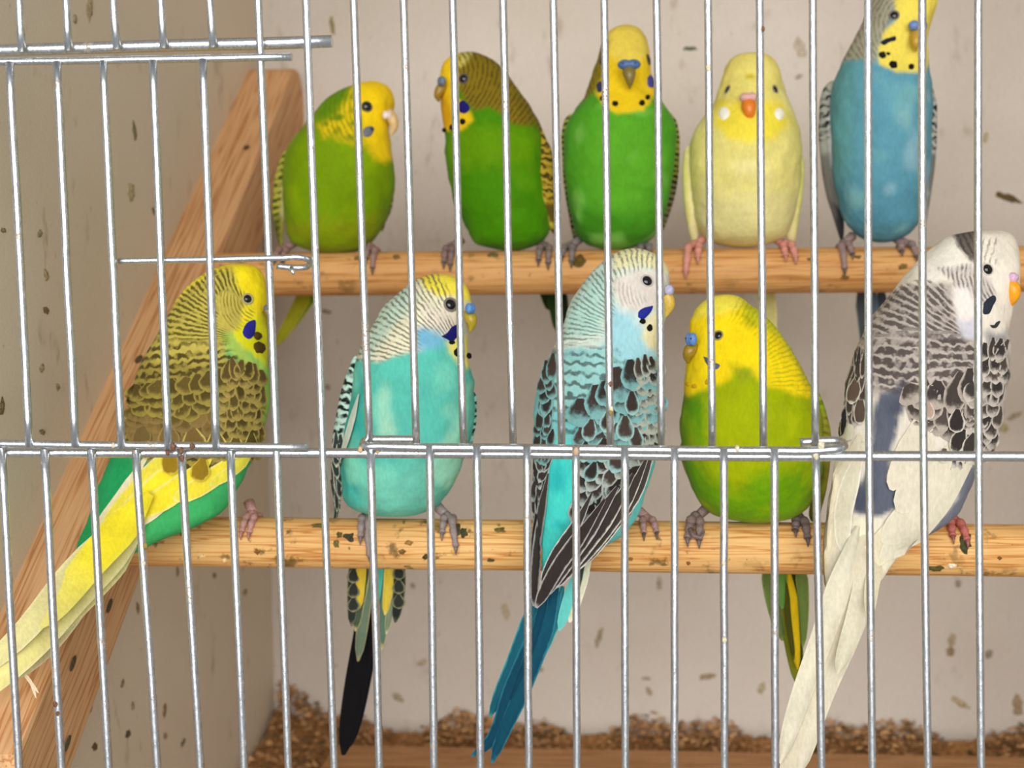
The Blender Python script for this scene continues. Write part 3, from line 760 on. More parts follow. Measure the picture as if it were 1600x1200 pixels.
# --- green bird with yellow face, looking right
b = bird('green budgerigar with yellow face, first from the left on the far perch, looking right',
  [(127,582,582),(131,560,598),(139,537,609),(153,513,616),(166,500,617),(178,491,613),(195,476,609),(216,459,609),(240,446,612),(265,442,616),(295,441,617),(320,443,611),(345,446,603),(365,449,593),(380,458,580),(392,486,560),(397,522,522)],
  [(127,YBk),(220,YBk-.004),(397,YBk+.002)], [(127,.88),(230,.82),(397,.85)], (112,144,2), [
  ('b','back',1,(60,70,20),('d',0,1,8),0),
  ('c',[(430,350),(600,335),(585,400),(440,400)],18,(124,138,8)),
  ('n',None,1,(126,156,2),70,.1),
  ('c',[(549,118),(630,118),(625,215),(613,250),(592,254),(572,228),(545,222),(505,212),(500,196),(520,180),(540,150)],9,(206,182,18)),
  ('n',[(500,150),(560,150),(560,222),(505,212)],8,(104,130,12),260,.05),
  ('c',[(560,118),(630,118),(622,215),(611,249),(594,250),(576,222),(566,190),(556,150)],6,(236,200,18)),
  ('c',[(505,120),(552,120),(540,150),(520,178),(496,186)],8,(92,138,4)),
  ('b',[(500,155),(552,140),(560,220),(505,212)],9,(96,100,10),('r',612,180,7,0,YBk),.35,.55)], PB, 520)
eye(b,573,167,6.2,(70,72,60))
face(b,(605,180,YBk-.016,8,8,6),[(606,176,YBk-.012,9),(613,186,YBk-.013,8.5),(616,198,YBk-.013,6),(612,209,YBk-.013,2.5),(610,213,YBk-.013,.5)],(232,214,200),(214,178,120),yaw=.6,nostril=False)
cheek(b,[(568,214),(566,204),(574,197),(584,198),(584,206),(575,215)],(112,118,128))
cheek(b,ell(580,202,5,4,-.5),(62,70,96),'throat_spot',.0009)
wing(b,[(236,446,446),(250,437,452),(283,428,453),(310,426,452),(335,426,446),(360,430,443),(388,437,442),(396,440,440)],[(236,YBk+.002),(396,YBk+.012)],.7,(176,172,70),[
  ('b',[(420,240),(448,240),(440,300),(436,396),(420,396)],3,(70,84,18),('d',.3,1,11),.05),('c',[(441,283),(454,283),(446,345),(438,345)],3,(214,204,140)),('c',[(424,340),(438,340),(440,400),(426,400)],5,(110,104,40))])
wing(b,[(296,612,612),(310,606,615),(330,600,611),(350,594,602),(362,597,597)],[(296,YBk+.006),(362,YBk+.010)],.6,(110,130,30),[('b',None,1,(50,60,20),('d',.3,1,9),.1),('c',[(608,300),(618,296),(612,325),(604,330)],3,(190,190,90))])
foot(b,583,[(578,579,52,5.5),(590,590,78,5.5),(580,578,-80,5),(588,590,-80,5)],(150,118,110))
foot(b,446,[(441,438,55,5.5),(452,450,60,5.5),(446,440,-80,5)],(150,118,110))
for p,q,hw,c0 in [((488,440),(432,540),13,(150,150,30)),((500,440),(446,522),11,(96,130,20))]:
    feather(b,[p,((p[0]+q[0])/2,(p[1]+q[1])/2+2),q],hw,(170,160,60),c0,None,'tail_feather','tail',ew=.35,Ys=[YBk+.026,YBk+.036],nu=9,camber=.0012)

# --- dark olive hooded green bird, looking left
b = bird('green budgerigar with a dark olive hood, second on the far perch, looking left',
  [(81,732,732),(86,710,754),(93,698,768),(106,690,783),(125,687,798),(150,687,817),(180,690,836),(200,694,845),(217,695,850),(240,695,853),(268,699,854),(312,708,857),(344,723,860),(365,733,858),(380,743,846),(388,770,826),(392,800,800)],
  [(81,YBk-.002),(220,YBk-.006),(392,YBk)], [(81,.8),(230,.78),(392,.85)], (66,128,0), [
  ('b','back',1,(40,44,16),('d',0,1,9),0),
  ('c',[(690,195),(850,200),(835,262),(700,262)],18,(92,140,0)),
  ('n',None,1,(84,140,4),70,.15),
  ('c',[(706,72),(762,76),(805,112),(855,195),(870,240),(848,215),(836,196),(800,194),(765,164),(742,172),(722,155),(712,120)],5,(128,108,22)),
  ('b',[(706,72),(762,76),(805,112),(855,195),(870,240),(848,215),(836,196),(800,194),(765,164),(742,172),(722,155),(716,120)],5,(74,60,16),('r',690,132,6.2,0,YBk),.1,.75),
  ('c',[(670,84),(718,74),(716,104),(714,150),(732,170),(740,188),(722,203),(690,204),(672,150)],4,(228,188,22)),
  ('x',[(670,84),(718,74),(714,104),(714,150),(732,170),(740,188),(722,203),(690,204),(672,150)],4,0),
  ('c',[(718,74),(744,76),(730,96),(718,108)],5,(190,180,90)),
  ('c',[(678,140),(700,150),(708,196),(690,204),(676,170)],6,(214,160,14))], PB, 790)
eye(b,724,123,6,(84,82,84)); face(b,(690,127,YBk-.018,8,9,6),[(692,134,YBk-.014,8),(687,142,YBk-.015,8),(684,151,YBk-.015,5.5),(686,159,YBk-.014,1.2)],(98,116,132),(150,118,34),yaw=-.8,nostril=False)
cheek(b,[(716,160),(722,156),(733,164),(735,168),(727,178),(718,176)],(30,26,104))
for i,e in enumerate([(723,190,5,5.5),(706,199,4,5),(694,203,3.5,4)]): cheek(b,ell(*e,seed=i),(22,18,14),'throat_spot')
wing(b,[(205,846,846),(216,838,853),(235,835,862),(262,833,865),(290,836,866),(320,843,868),(345,852,870),(366,866,868)],[(205,YBk-.010),(300,YBk-.009),(366,YBk)],.8,(172,144,40),[
  ('b',None,1,(62,50,14),('d',-.25,1,11.5),.0),('c',[(830,250),(838,266),(850,310),(866,350),(858,352),(838,310)],3,(216,196,70)),('x',[(830,250),(838,266),(850,310),(866,350),(858,352),(838,310)],3,0),('c',[(846,318),(870,318),(870,350),(858,346)],4,(92,72,22)),('x',[(846,318),(870,318),(870,350),(858,346)],4,0)])
foot(b,855,[(848,846,62,6),(862,861,70,6),(850,848,-80,5),(858,861,-80,5)],(128,110,104))
foot(b,706,[(701,700,66,6),(711,710,72,6),(706,702,-80,5)],(128,104,98))
for p,q,hw,c0 in [((852,446),(862,486),13,(34,52,22)),((872,446),(884,512),13,(24,34,20)),((862,450),(872,520),10,(30,60,26))]:
    feather(b,[p,((p[0]+q[0])/2,(p[1]+q[1])/2),q],hw,(60,76,32),c0,None,'tail_feather','tail',ew=.3,Ys=[YBk+.022,YBk+.03],nu=8,camber=.001)

# --- bright green bird facing the camera
b = bird('bright green budgerigar with yellow face and blue cere, third on the far perch, facing front',
  [(39,978,978),(42,963,992),(48,952,1001),(62,943,1011),(90,934,1016),(120,923,1019),(150,912,1027),(170,899,1040),(187,889,1050),(213,881,1056),(260,882,1052),(307,887,1045),(340,893,1037),(365,902,1027),(380,916,1009),(388,936,986),(392,956,956)],
  [(39,YBk+.004),(120,YBk-.002),(230,YBk-.006),(392,YBk+.002)], [(39,1.05),(120,1.05),(260,.92),(392,.9)], (78,156,34), [
  ('b','back',1,(50,54,16),('d',0,1,9),0),
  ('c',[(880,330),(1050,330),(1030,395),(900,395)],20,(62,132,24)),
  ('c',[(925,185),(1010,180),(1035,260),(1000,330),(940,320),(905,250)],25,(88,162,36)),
  ('n',None,1,(128,192,84),90,.25),
  ('c',[(938,28),(1020,28),(1026,120),(1024,148),(1006,172),(965,178),(944,168),(928,142),(936,90)],4,(230,194,26)),
  ('c',[(938,28),(1020,28),(1018,84),(1002,94),(962,94),(945,80)],8,(220,196,78)),
  ('c',[(940,60),(950,66),(944,110),(934,140),(908,158),(915,110),(928,78)],5,(140,124,24)),
  ('b',[(940,60),(950,66),(944,110),(934,140),(908,158),(915,110),(928,78)],5,(78,66,16),('r',985,110,6,0,YBk-.02),.1,.7)], PB, 955)
face(b,(983,101,YBk-.0295,18.5,9.5,10),[(983,106,YBk-.026,9),(983,113,YBk-.0295,10.5),(984,122,YBk-.031,8),(984,131,YBk-.030,4.5),(984,139,YBk-.0275,.8)],(72,106,152),(126,110,52),yaw=0,lobes=.3)
eye(b,943,94,6,(80,76,60)); eye(b,1013,93,6,(80,76,60))
cheek(b,[(931,132),(938,126),(944,132),(943,142),(935,145)],(52,56,88)); cheek(b,[(1011,122),(1016,116),(1020,120),(1020,138),(1013,136)],(66,70,140))
for i,e in enumerate([(961,162,5.5,4.5),(1003,161,5,5),(1012,152,4,4.5),(941,154,4,4.5)]): cheek(b,ell(*e,seed=i),(26,22,10),'throat_spot')
wing(b,[(178,892,892),(190,881,896),(215,877,892),(260,879,890),(310,884,895),(345,890,902),(380,898,902),(388,902,902)],[(178,YBk+.004),(388,YBk+.016)],.8,(150,160,60),[('b',None,1,(36,40,16),('d',.2,1,9),.1),('c',[(879,300),(895,300),(905,390),(890,390)],5,(120,118,70))])
wing(b,[(176,1046,1046),(192,1046,1058),(217,1050,1062),(260,1048,1061),(300,1042,1056),(335,1034,1046),(360,1032,1036)],[(176,YBk+.004),(360,YBk+.016)],.8,(158,160,60),[('b',None,1,(36,40,16),('d',-.2,1,9),.1),('c',[(1038,280),(1062,280),(1040,365),(1028,365)],5,(128,122,80))])
foot(b,893,[(886,882,52,6),(898,897,66,6),(888,886,-80,5),(896,898,-80,5)],(126,114,110))
foot(b,1010,[(1004,1004,40,6),(1016,1018,42,6),(1006,1004,-80,5),(1014,1016,-80,5)],(120,112,110))
feather(b,[(955,440),(957,480),(958,540)],11,(60,110,50),(28,60,40),None,'tail_feather','tail',Ys=[YBk+.024,YBk+.034],nu=8)

# --- pale yellow bird facing the camera
b = bird('pale yellow budgerigar with orange beak and white cheeks, on the far perch',
  [(83,1173,1173),(86,1151,1195),(94,1140,1208),(108,1132,1217),(130,1126,1222),(155,1118,1230),(172,1107,1236),(190,1094,1242),(210,1083,1248),(237,1077,1250),(267,1077,1250),(310,1081,1245),(350,1089,1236),(370,1101,1225),(381,1122,1204),(387,1162,1162)],
  [(83,YBk+.002),(140,YBk-.002),(240,YBk-.006),(387,YBk+.002)], [(83,1.0),(130,1.0),(260,.88),(387,.9)], (222,210,124), [
  ('c',[(1060,300),(1265,300),(1250,395),(1070,395)],35,(216,206,140)),
  ('c',[(1110,80),(1235,80),(1238,150),(1110,150)],12,(222,208,112)),
  ('c',[(1120,158),(1226,158),(1232,196),(1205,222),(1150,224),(1112,200)],11,(234,214,66)),
  ('n',None,1,(232,222,150),80,.2),
  ('c',ell(1173,119,7,5),4,(196,172,40))], PB, 1160)
face(b,(1170,152,YBk-.0275,14.5,8.5,9),[(1170,158,YBk-.024,9),(1170,165,YBk-.0275,12),(1171,174,YBk-.029,10),(1172,184,YBk-.028,6),(1172,194,YBk-.0255,.8)],(214,164,160),(222,122,32),lobes=.25,nostril=False)
eye(b,1137,140,4.2,(160,158,110),1.5,1.4); eye(b,1211,140,4.2,(160,158,110),1.5,1.4)
cheek(b,ell(1131,177,9,11,.2,jag=.06),(240,236,222)); cheek(b,ell(1218,178,8,10,-.2,jag=.06),(240,236,222))
wing(b,[(228,1076,1076),(242,1068,1086),(267,1066,1090),(310,1068,1090),(340,1072,1091),(365,1077,1091),(384,1085,1088)],[(228,YBk-.004),(310,YBk-.004),(384,YBk+.006)],.75,(232,220,160),[('c',[(1060,235),(1074,235),(1078,330),(1080,390),(1064,390)],6,(206,200,112))])
wing(b,[(232,1250,1250),(246,1241,1254),(262,1234,1257),(304,1230,1254),(340,1227,1249),(366,1226,1245),(380,1238,1238)],[(232,YBk-.004),(310,YBk-.004),(380,YBk+.006)],.75,(232,220,160),[('c',[(1250,240),(1262,240),(1252,380),(1242,380)],6,(206,200,112))])
foot(b,1090,[(1080,1073,92,6.5),(1096,1092,60,6.5),(1084,1084,-80,5),(1094,1094,-80,5)],(206,140,126),claw=(190,130,116))
foot(b,1230,[(1226,1228,56,6),(1238,1243,62,6.5),(1228,1228,-80,5),(1236,1240,-80,5)],(206,140,126),claw=(190,130,116))
feather(b,[(1190,430),(1198,470),(1204,530)],17,(226,216,150),(214,204,130),None,'tail_feather','tail',Ys=[YBk+.022,YBk+.032],nu=8)

# --- blue bird with yellow face, head cut by the frame
b = bird('sky blue budgerigar with yellow face and black throat spots, rightmost on the far perch',
  [(-42,1416,1416),(-37,1396,1438),(-28,1380,1452),(-10,1368,1462),(10,1359,1462),(30,1350,1456),(50,1341,1449),(75,1327,1446),(100,1315,1448),(128,1304,1452),(160,1300,1454),(210,1301,1453),(260,1304,1450),(310,1310,1444),(345,1321,1436),(362,1335,1424),(374,1352,1404),(379,1380,1380)],
  [(-42,YBk),(60,YBk-.004),(200,YBk-.007),(379,YBk+.002)], [(-42,.92),(60,.9),(200,.85),(379,.9)], (90,148,166), [
  ('b','back',1,(60,62,60),('d',0,1,9),0),
  ('c',[(1300,90),(1340,90),(1330,300),(1300,300)],14,(92,150,156)),
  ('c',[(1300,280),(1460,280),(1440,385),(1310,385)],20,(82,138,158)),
  ('n',None,1,(140,176,190),85,.2), ('n',None,1,(126,180,180),60,.3),
  ('c',[(1330,-60),(1402,-60),(1402,8),(1388,38),(1374,70),(1366,96),(1334,92),(1312,98),(1330,60)],5,(160,156,132)),
  ('b',[(1330,-60),(1402,-60),(1402,8),(1388,38),(1374,70),(1366,96),(1334,92),(1312,98),(1330,60)],5,(92,90,80),('r',1440,40,7,0,YBk-.02),.15,.6),
  ('c',[(1398,-60),(1480,-60),(1475,30),(1446,112),(1400,112),(1374,100),(1372,72),(1382,48),(1400,30)],4,(230,210,86)),
  ('x',[(1398,-60),(1480,-60),(1475,30),(1446,112),(1400,112),(1374,100),(1372,72),(1382,48),(1400,30)],4,0)], PB, 1375)
eye(b,1397,24,6,(120,116,112)); face(b,(1434,40,YBk-.0245,16,9.5,9),[(1433,48,YBk-.019,8),(1432,55,YBk-.023,10),(1431,66,YBk-.027,7),(1431,76,YBk-.025,3),(1431,81,YBk-.023,.6)],(104,130,186),(190,152,50),yaw=.35,nostril=False)
for i,(q,c) in enumerate([([(1374,66),(1380,62),(1392,58),(1400,56),(1401,62),(1390,66),(1380,71)],(32,34,48)),(ell(1379,86,6.5,6,.4),(26,26,22)),(ell(1388,84,3.5,2.5,.2),(26,26,22)),(ell(1396,101,7,6.5),(20,20,18)),(ell(1424,104,5,5),(20,20,18))]): cheek(b,q,c,'cheek_patch' if i in (0,5) else 'throat_spot')
wl = wing(b,[(126,1301,1301),(140,1286,1306),(160,1281,1304),(208,1279,1302),(256,1283,1303),(300,1290,1310),(340,1302,1318),(372,1312,1318),(382,1316,1316)],[(126,YBk-.002),(250,YBk+.002),(382,YBk+.012)],.8,(150,150,138),[
  ('b',[(1275,130),(1300,130),(1296,215),(1275,225)],4,(34,34,36),('d',.3,1,12),.0),('c',[(1294,172),(1304,172),(1302,260),(1296,262)],3,(214,212,208)),('c',[(1278,240),(1296,240),(1318,370),(1300,376)],6,(108,104,98)),('c',[(1304,320),(1322,330),(1322,390),(1310,390)],5,(50,52,56))])
wing(b,[(120,1450,1450),(140,1448,1458),(168,1450,1464),(200,1450,1464),(256,1448,1461),(300,1444,1455),(345,1442,1448),(362,1444,1444)],[(120,YBk+.002),(362,YBk+.012)],.8,(176,176,168),[('b',[(1440,120),(1470,120),(1470,235),(1440,235)],4,(34,34,36),('d',-.2,1,13),.0),('c',[(1452,240),(1470,240),(1452,365),(1446,365)],4,(112,112,108))])
foot(b,1322,[(1316,1318,88,6),(1328,1331,52,6),(1318,1316,-80,5),(1326,1328,-80,5)],(146,122,118))
foot(b,1418,[(1412,1408,44,6.5),(1426,1430,60,6),(1414,1412,-80,5),(1424,1424,-80,5)],(146,122,118))
for p,q,hw,c0 in [((1345,440),(1356,570),13,(70,74,80)),((1362,440),(1372,640),14,(84,98,110)),((1376,440),(1384,600),12,(60,66,74))]:
    feather(b,[p,((p[0]+q[0])/2,(p[1]+q[1])/2),q],hw,(120,122,120),c0,None,'tail_feather','tail',ew=.3,Ys=[YBk+.022,YBk+.03],nu=8,camber=.001)

# ================================================================== lower row, left to right
YF = PF.Y
# --- yellow and green pied bird, back to the camera, head to the right
b = bird('yellow-headed pied budgerigar with brown scalloped wings, beside the rail on the front perch',
  [(412,371,371),(415,349,394),(422,327,405),(435,307,412),(460,282,417),(485,267,418),(520,246,417),(555,226,418),(590,212,421),(625,200,424),(660,188,417),(700,175,403),(740,160,386),(775,147,366),(800,140,350),(822,132,310),(845,122,252),(868,116,205),(888,120,170),(898,143,143)],
  [(412,.566),(520,.562),(640,.553),(760,.543),(840,.530),(898,.512)], [(412,.82),(520,.74),(680,.62),(800,.52),(898,.5)], (62,168,96), [
  ('c',[(120,690),(215,660),(200,800),(110,900)],12,(34,150,88)),
  ('c',[(330,520),(430,520),(432,680),(405,700),(400,560)],8,(140,190,84)),
  ('c',[(330,405),(430,405),(430,545),(400,560),(352,505),(262,520),(240,505),(280,440)],7,(226,206,40)),
  # nape and back
  ('c',[(362,418),(372,455),(386,470),(372,512),(362,520),(352,560),(395,580),(412,600),(412,690),(300,760),(185,690),(160,700),(200,590),(240,500),(268,470),(320,430)],6,(186,170,78)),
  ('c',[(215,570),(360,560),(400,590),(405,660),(330,740),(190,700)],14,(146,130,58)),
  ('b',[(316,432),(345,418),(360,420),(374,452),(388,464),(350,470),(346,508),(362,525),(352,560),(240,560),(236,520),(252,490),(290,450)],6,(74,70,14),('a',392,530,.072),.0,.9),
  ('b',[(348,458),(378,470),(398,486),(392,508),(372,516),(352,505),(342,482)],5,(118,108,30),('r',410,466,5.0,0,.555,.5),.1,.75),
  ('b',[(230,535),(352,540),(400,575),(412,610),(410,690),(300,745),(180,700),(205,600)],8,(70,58,24),('d',.10,1,13.5),-.05,.95),
  ('c',[(288,432),(330,408),(352,408),(330,424),(286,458),(266,486),(262,476)],4,(232,214,60)),
  ('c',[(372,405),(430,405),(430,500),(402,486),(388,462),(376,448)],5,(236,212,26)),('x',[(376,405),(430,405),(430,500),(402,486),(390,462),(378,448)],4,0),
  ('c',[(345,515),(362,522),(385,548),(412,574),(404,584),(370,560),(350,545)],5,(158,186,84)),('x',[(352,518),(362,522),(385,548),(412,574),(404,584),(374,560)],4,0),
  ('c',[(384,502),(425,488),(425,545),(418,574),(388,548),(366,524)],6,(212,206,26)),('x',[(384,508),(425,488),(425,545),(415,575),(388,552),(366,528)],5,0)], PF, 385)
eye(b,387,467,6.2,(168,158,120),1.5)
face(b,(417,482,.557,6,7,5),[(416,484,.557,8),(421,492,.557,7),(423,502,.557,4.5),(420,511,.557,.8)],(92,88,110),(120,100,40),yaw=1.2,nostril=False)
cheek(b,[(378,519),(383,507),(390,501),(399,499),(400,512),(397,525),(390,531),(380,525)],(38,36,128))
for i,e in enumerate([(403,525,7,6),(405,543,11,9)]): cheek(b,ell(*e,ang=.7,seed=i),(72,56,14),'throat_spot',.0008)
BR=[(116,94,50),(104,82,42),(128,104,56),(98,80,36)]
PA=lambda s,t: BR if t>.35 else [(86,72,32),(96,80,38),(80,66,28)]
# shoulder scallops on the near side, then the larger coverts
rows(b,[(408,588),(395,580),(370,572),(345,580)],[(404,700),(385,700),(362,702),(335,706)],9,(6,6),2.0,1.35,(162,142,72),[(80,66,32),(72,60,28),(88,72,36)],ew=.5,seed=3)
rows(b,[(345,588),(300,598),(250,605),(205,612)],[(345,690),(300,700),(255,694),(205,672)],7,(8,6),2.1,1.3,lambda s,t:(150,134,62) if t<.5 else (134,112,64),PA,ew=.32,seed=4)
# large brown-centred coverts over the yellow
for p,q,hw,e,c in [((300,668),(308,712),19,(196,176,92),(116,92,48)),((262,664),(268,706),18,(150,126,72),(118,96,52)),((222,664),(226,700),16,(140,118,68),(112,92,52)),((336,672),(340,714),16,(214,198,96),(104,84,36)),((368,680),(366,716),13,(220,204,104),(96,78,32)),((392,676),(388,712),11,(214,200,110),(84,70,30))]:
    feather(b,[p,q],hw,e,c,None,'covert_feather','covert',(.0006,.0018),.4,nu=8)
for pts,hw,e,c in [
    ([(236,704),(210,746),(182,788),(148,834)],8,(232,224,190),(224,216,176)),
    ([(282,772),(246,800),(212,820),(172,842)],8,(228,222,180),(222,214,160)),
    ([(262,700),(236,742),(204,784),(166,826)],19,(226,216,160),(232,216,70)),
    ([(290,706),(266,744),(228,786),(186,822)],24,(234,222,120),(240,222,44)),
    ([(330,712),(302,744),(258,778),(212,806)],19,(232,222,120),(238,218,48)),
    ([(372,704),(350,730),(318,756),(272,782)],15,(234,226,140),(236,216,60)),
    ([(398,690),(384,712),(362,734),(326,758)],9,(226,222,130),(228,214,70))]:
    feather(b,pts,hw,e,c,None,'flight_feather','flight',(.0006,.0014),.35,nu=14)
for pts,hw in [([(266,700),(270,742)],14),([(318,716),(308,752)],15),([(230,690),(236,716)],15)]:
    feather(b,pts,hw,(206,184,62),(146,116,28),None,'covert_feather','covert',(.0016,.0028),.3,nu=8)
TY=lambda px: float(np.interp(px,[-40,40,110,200,260],[.4485,.4610,.4880,.5195,.5290]))
for pts,hw,e,c,dy in [
    ([(226,792),(110,900),(40,985),(-40,1060)],25,(232,224,168),(224,214,150),.0012),
    ([(238,800),(125,922),(60,1000),(-30,1090)],30,(230,222,160),(226,216,140),0),
    ([(236,770),(190,824),(138,884),(92,944),(66,978)],31,[(238,222,60),(238,224,70),(232,220,130)],[(240,220,44),(240,222,50),(228,218,130)],-.0030),
    ([(215,845),(165,905),(120,955),(80,1000)],18,(228,220,160),(222,212,140),.0006),
    ([(180,868),(135,935),(80,1010),(30,1058)],15,(226,214,170),(214,200,150),.0018)]:
    feather(b,pts,hw,e,c,None,'tail_feather','tail',ew=.3,Ys=[TY(q[0])+dy for q in cat(pts,12)],nu=14,nv=7,camber=.0016)
for q in [((40,1062),(62,1082)),((42,1060),(58,1090))]:
    feather(b,[(36,1050),((36+q[0][0])/2+8,1062),q[1]],3,(226,210,180),(214,196,160),None,'down_feather','tail',Ys=[.4625,.462],nu=6,nv=3)
foot(b,384,[(378,376,58,6.5),(390,388,60,6),(382,380,-80,5),(388,390,-80,5)],(196,146,138),claw=(170,120,110))

# --- turquoise bird with cream hood, front view, looking right
b = bird('turquoise budgerigar with cream barred hood and long black tail, on the front perch',
  [(428,684,684),(432,662,706),(440,645,722),(455,624,733),(477,601,735),(510,581,733),(539,565,731),(568,554,734),(600,550,740),(631,546,742),(677,539,738),(718,534,725),(755,534,711),(785,541,690),(798,564,668),(806,620,620)],
  [(428,YF-.001),(560,YF-.006),(640,YF-.007),(806,YF+.001)], [(428,.86),(560,.82),(640,.84),(806,.9)], (88,186,168), [
  ('b','back',1,(50,60,56),('d',0,1,9),0),
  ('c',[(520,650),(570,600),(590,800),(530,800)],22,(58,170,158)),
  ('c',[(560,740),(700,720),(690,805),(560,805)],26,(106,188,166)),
  ('n',None,1,(122,208,182),70,.15), ('n',[(585,600),(620,600),(620,680),(585,680)],12,(168,218,190),120,-.1), ('n',[(675,660),(740,600),(730,760),(670,770)],15,(150,214,184),110,.0),
  ('c',[(640,420),(760,420),(745,480),(738,530),(726,556),(700,530),(676,528),(658,548),(620,556),(590,566),(556,560),(540,566),(580,470)],5,(222,216,186)),
  ('c',[(556,552),(590,480),(640,438),(652,470),(620,500),(600,530),(580,560)],9,(186,208,188)),
  ('c',[(650,420),(760,420),(745,480),(722,470),(706,460),(684,462),(664,452)],6,(236,218,70)),
  ('c',[(660,475),(700,480),(715,500),(700,520),(665,512)],8,(220,208,188)),
  ('b',[(640,425),(700,425),(712,448),(700,466),(690,476),(712,508),(700,532),(676,526),(656,550),(620,558),(590,568),(545,566),(580,475)],5,(86,88,76),('a',742,585,.052),.25,.8),
  ('x',[(678,420),(760,420),(745,482),(716,468),(700,452)],6,0),
  ('c',[(652,512),(690,520),(700,540),(676,545),(650,548)],9,(110,170,196)),('x',[(658,518),(690,522),(700,540),(676,545),(655,545)],6,0),
  ('c',[(696,536),(716,528),(745,520),(738,576),(722,572),(706,556)],6,(234,222,110)),('x',[(700,536),(716,524),(745,510),(738,576),(722,572),(706,556)],5,0)], PF, 630)
eye(b,704,476,8,(120,112,104),1.5)
face(b,(735,482,YF-.019,8.5,10,8),[(731,490,YF-.014,9),(735,497,YF-.016,10),(737,507,YF-.016,7.5),(735,516,YF-.016,3),(733,520,YF-.016,.6)],(84,132,190),(170,148,36),yaw=.9,nostril=False)
cheek(b,[(688,526),(698,520),(706,510),(720,506),(726,512),(722,522),(712,530),(706,537),(700,532),(694,529)],(24,22,100))
for i,e in enumerate([(706,535,5,3.5),(715,551,6,7.5),(733,556,4,5)]): cheek(b,ell(*e,seed=i),(16,16,14),'throat_spot')
wl = wing(b,[(556,556,556),(572,546,564),(600,536,566),(618,531,564),(650,525,558),(690,519,547),(727,517,537),(770,519,533),(800,523,530),(812,526,526)],[(556,YF-.008),(690,YF-.006),(812,YF+.012)],.9,(178,208,192),[
  ('b',[(556,560),(566,570),(560,612),(540,660),(530,700),(514,700),(520,640),(540,575)],3,(24,30,30),('d',-.25,1,13.5),-.05,1.0),  ('c',[(560,610),(572,610),(552,660),(540,706),(530,706),(544,650)],4,(206,216,200)),('c',[(514,700),(540,720),(532,812),(518,812)],5,(82,96,92)),('c',[(514,700),(524,700),(528,812),(518,812)],2,(52,60,58))])
rows(b,[(534,694),(520,694)],[(528,790),(522,790)],5,(2,2),2.1,1.3,(200,204,180),[(48,56,54),(60,66,62)],wl,ew=.4,seed=9)
feather(b,[(564,616),(556,648),(545,690),(537,718)],4.5,(214,222,206),(206,216,200),wl,'flight_feather','flight',(.0012,.0016),.3,nu=10,nv=5)
wing(b,[(612,740,740),(622,738,745),(650,738,745),(680,734,741),(700,735,735)],[(612,YF),(700,YF+.004)],.8,(150,206,190),[('b',None,1,(28,34,34),('d',0,1,13),.0)])
foot(b,566,[(560,563,66,7),(572,577,104,7),(562,560,-80,5),(570,570,-80,5)],(148,132,130),claw=(120,104,100))
foot(b,692,[(690,690,56,6.5),(700,712,84,6.5),(690,688,-80,5),(700,702,-80,5)],(148,132,130),claw=(120,104,100))
YT=YF+.026
for pts,hw,e,c,dy,ew in [
    ([(558,870),(545,940),(535,1060),(536,1176)],0,0,0,0,0)][:0]: pass
feather(b,[(585,850),(575,960),(556,1070),(537,1178)],18,(18,16,20),(12,11,14),None,'tail_feather','flight',ew=.3,Ys=[YT,YT+.004,YT+.010,YT+.014],nu=18,camber=.0012)
feather(b,[(590,850),(582,960),(564,1060),(546,1165)],17,(20,18,24),(14,12,16),None,'tail_feather','flight',ew=.3,Ys=[YT+.002,YT+.007,YT+.012,YT+.016],nu=18,camber=.0012)
for pts,hw,e,c,dy in [
    ([(591,860),(589,910),(586,950)],11,(84,170,152),(70,166,150),-.004),
    ([(577,870),(572,930),(560,1032)],12,(150,140,104),(96,112,92),-.002),
    ([(574,865),(566,915),(556,985)],11,(176,168,110),(66,80,62),-.003),
    ([(566,870),(564,905),(562,950)],9,(214,190,70),(206,176,50),-.005),
    ([(556,866),(552,920),(550,978)],11,(110,112,86),(40,46,40),-.004),
    ([(603,870),(601,930),(597,1015)],10,(190,176,120),(84,110,92),-.002),
    ([(610,868),(608,910),(602,960)],10,(214,200,110),(206,180,60),-.004),
    ([(622,866),(624,920),(618,972)],12,(100,104,82),(36,42,36),-.004),
    ([(613,880),(612,935),(604,990)],8,(200,196,150),(120,130,104),-.003)]:
    feather(b,pts,hw,e,c,None,'tail_feather' if hw>11.5 else 'flight_feather','tail',ew=.35,Ys=[YT+dy-.002,YT+dy],nu=10,camber=.0008)
for x0,ys in ((553,(905,928,950)),(623,(900,922,945))):
    for y in ys: feather(b,[(x0,y-16),(x0+(1 if x0>600 else -1),y+6)],11,(126,124,92),(42,46,40),None,'covert_feather','covert',ew=.3,Ys=[YT-.0065,YT-.007],nu=6,nv=5)

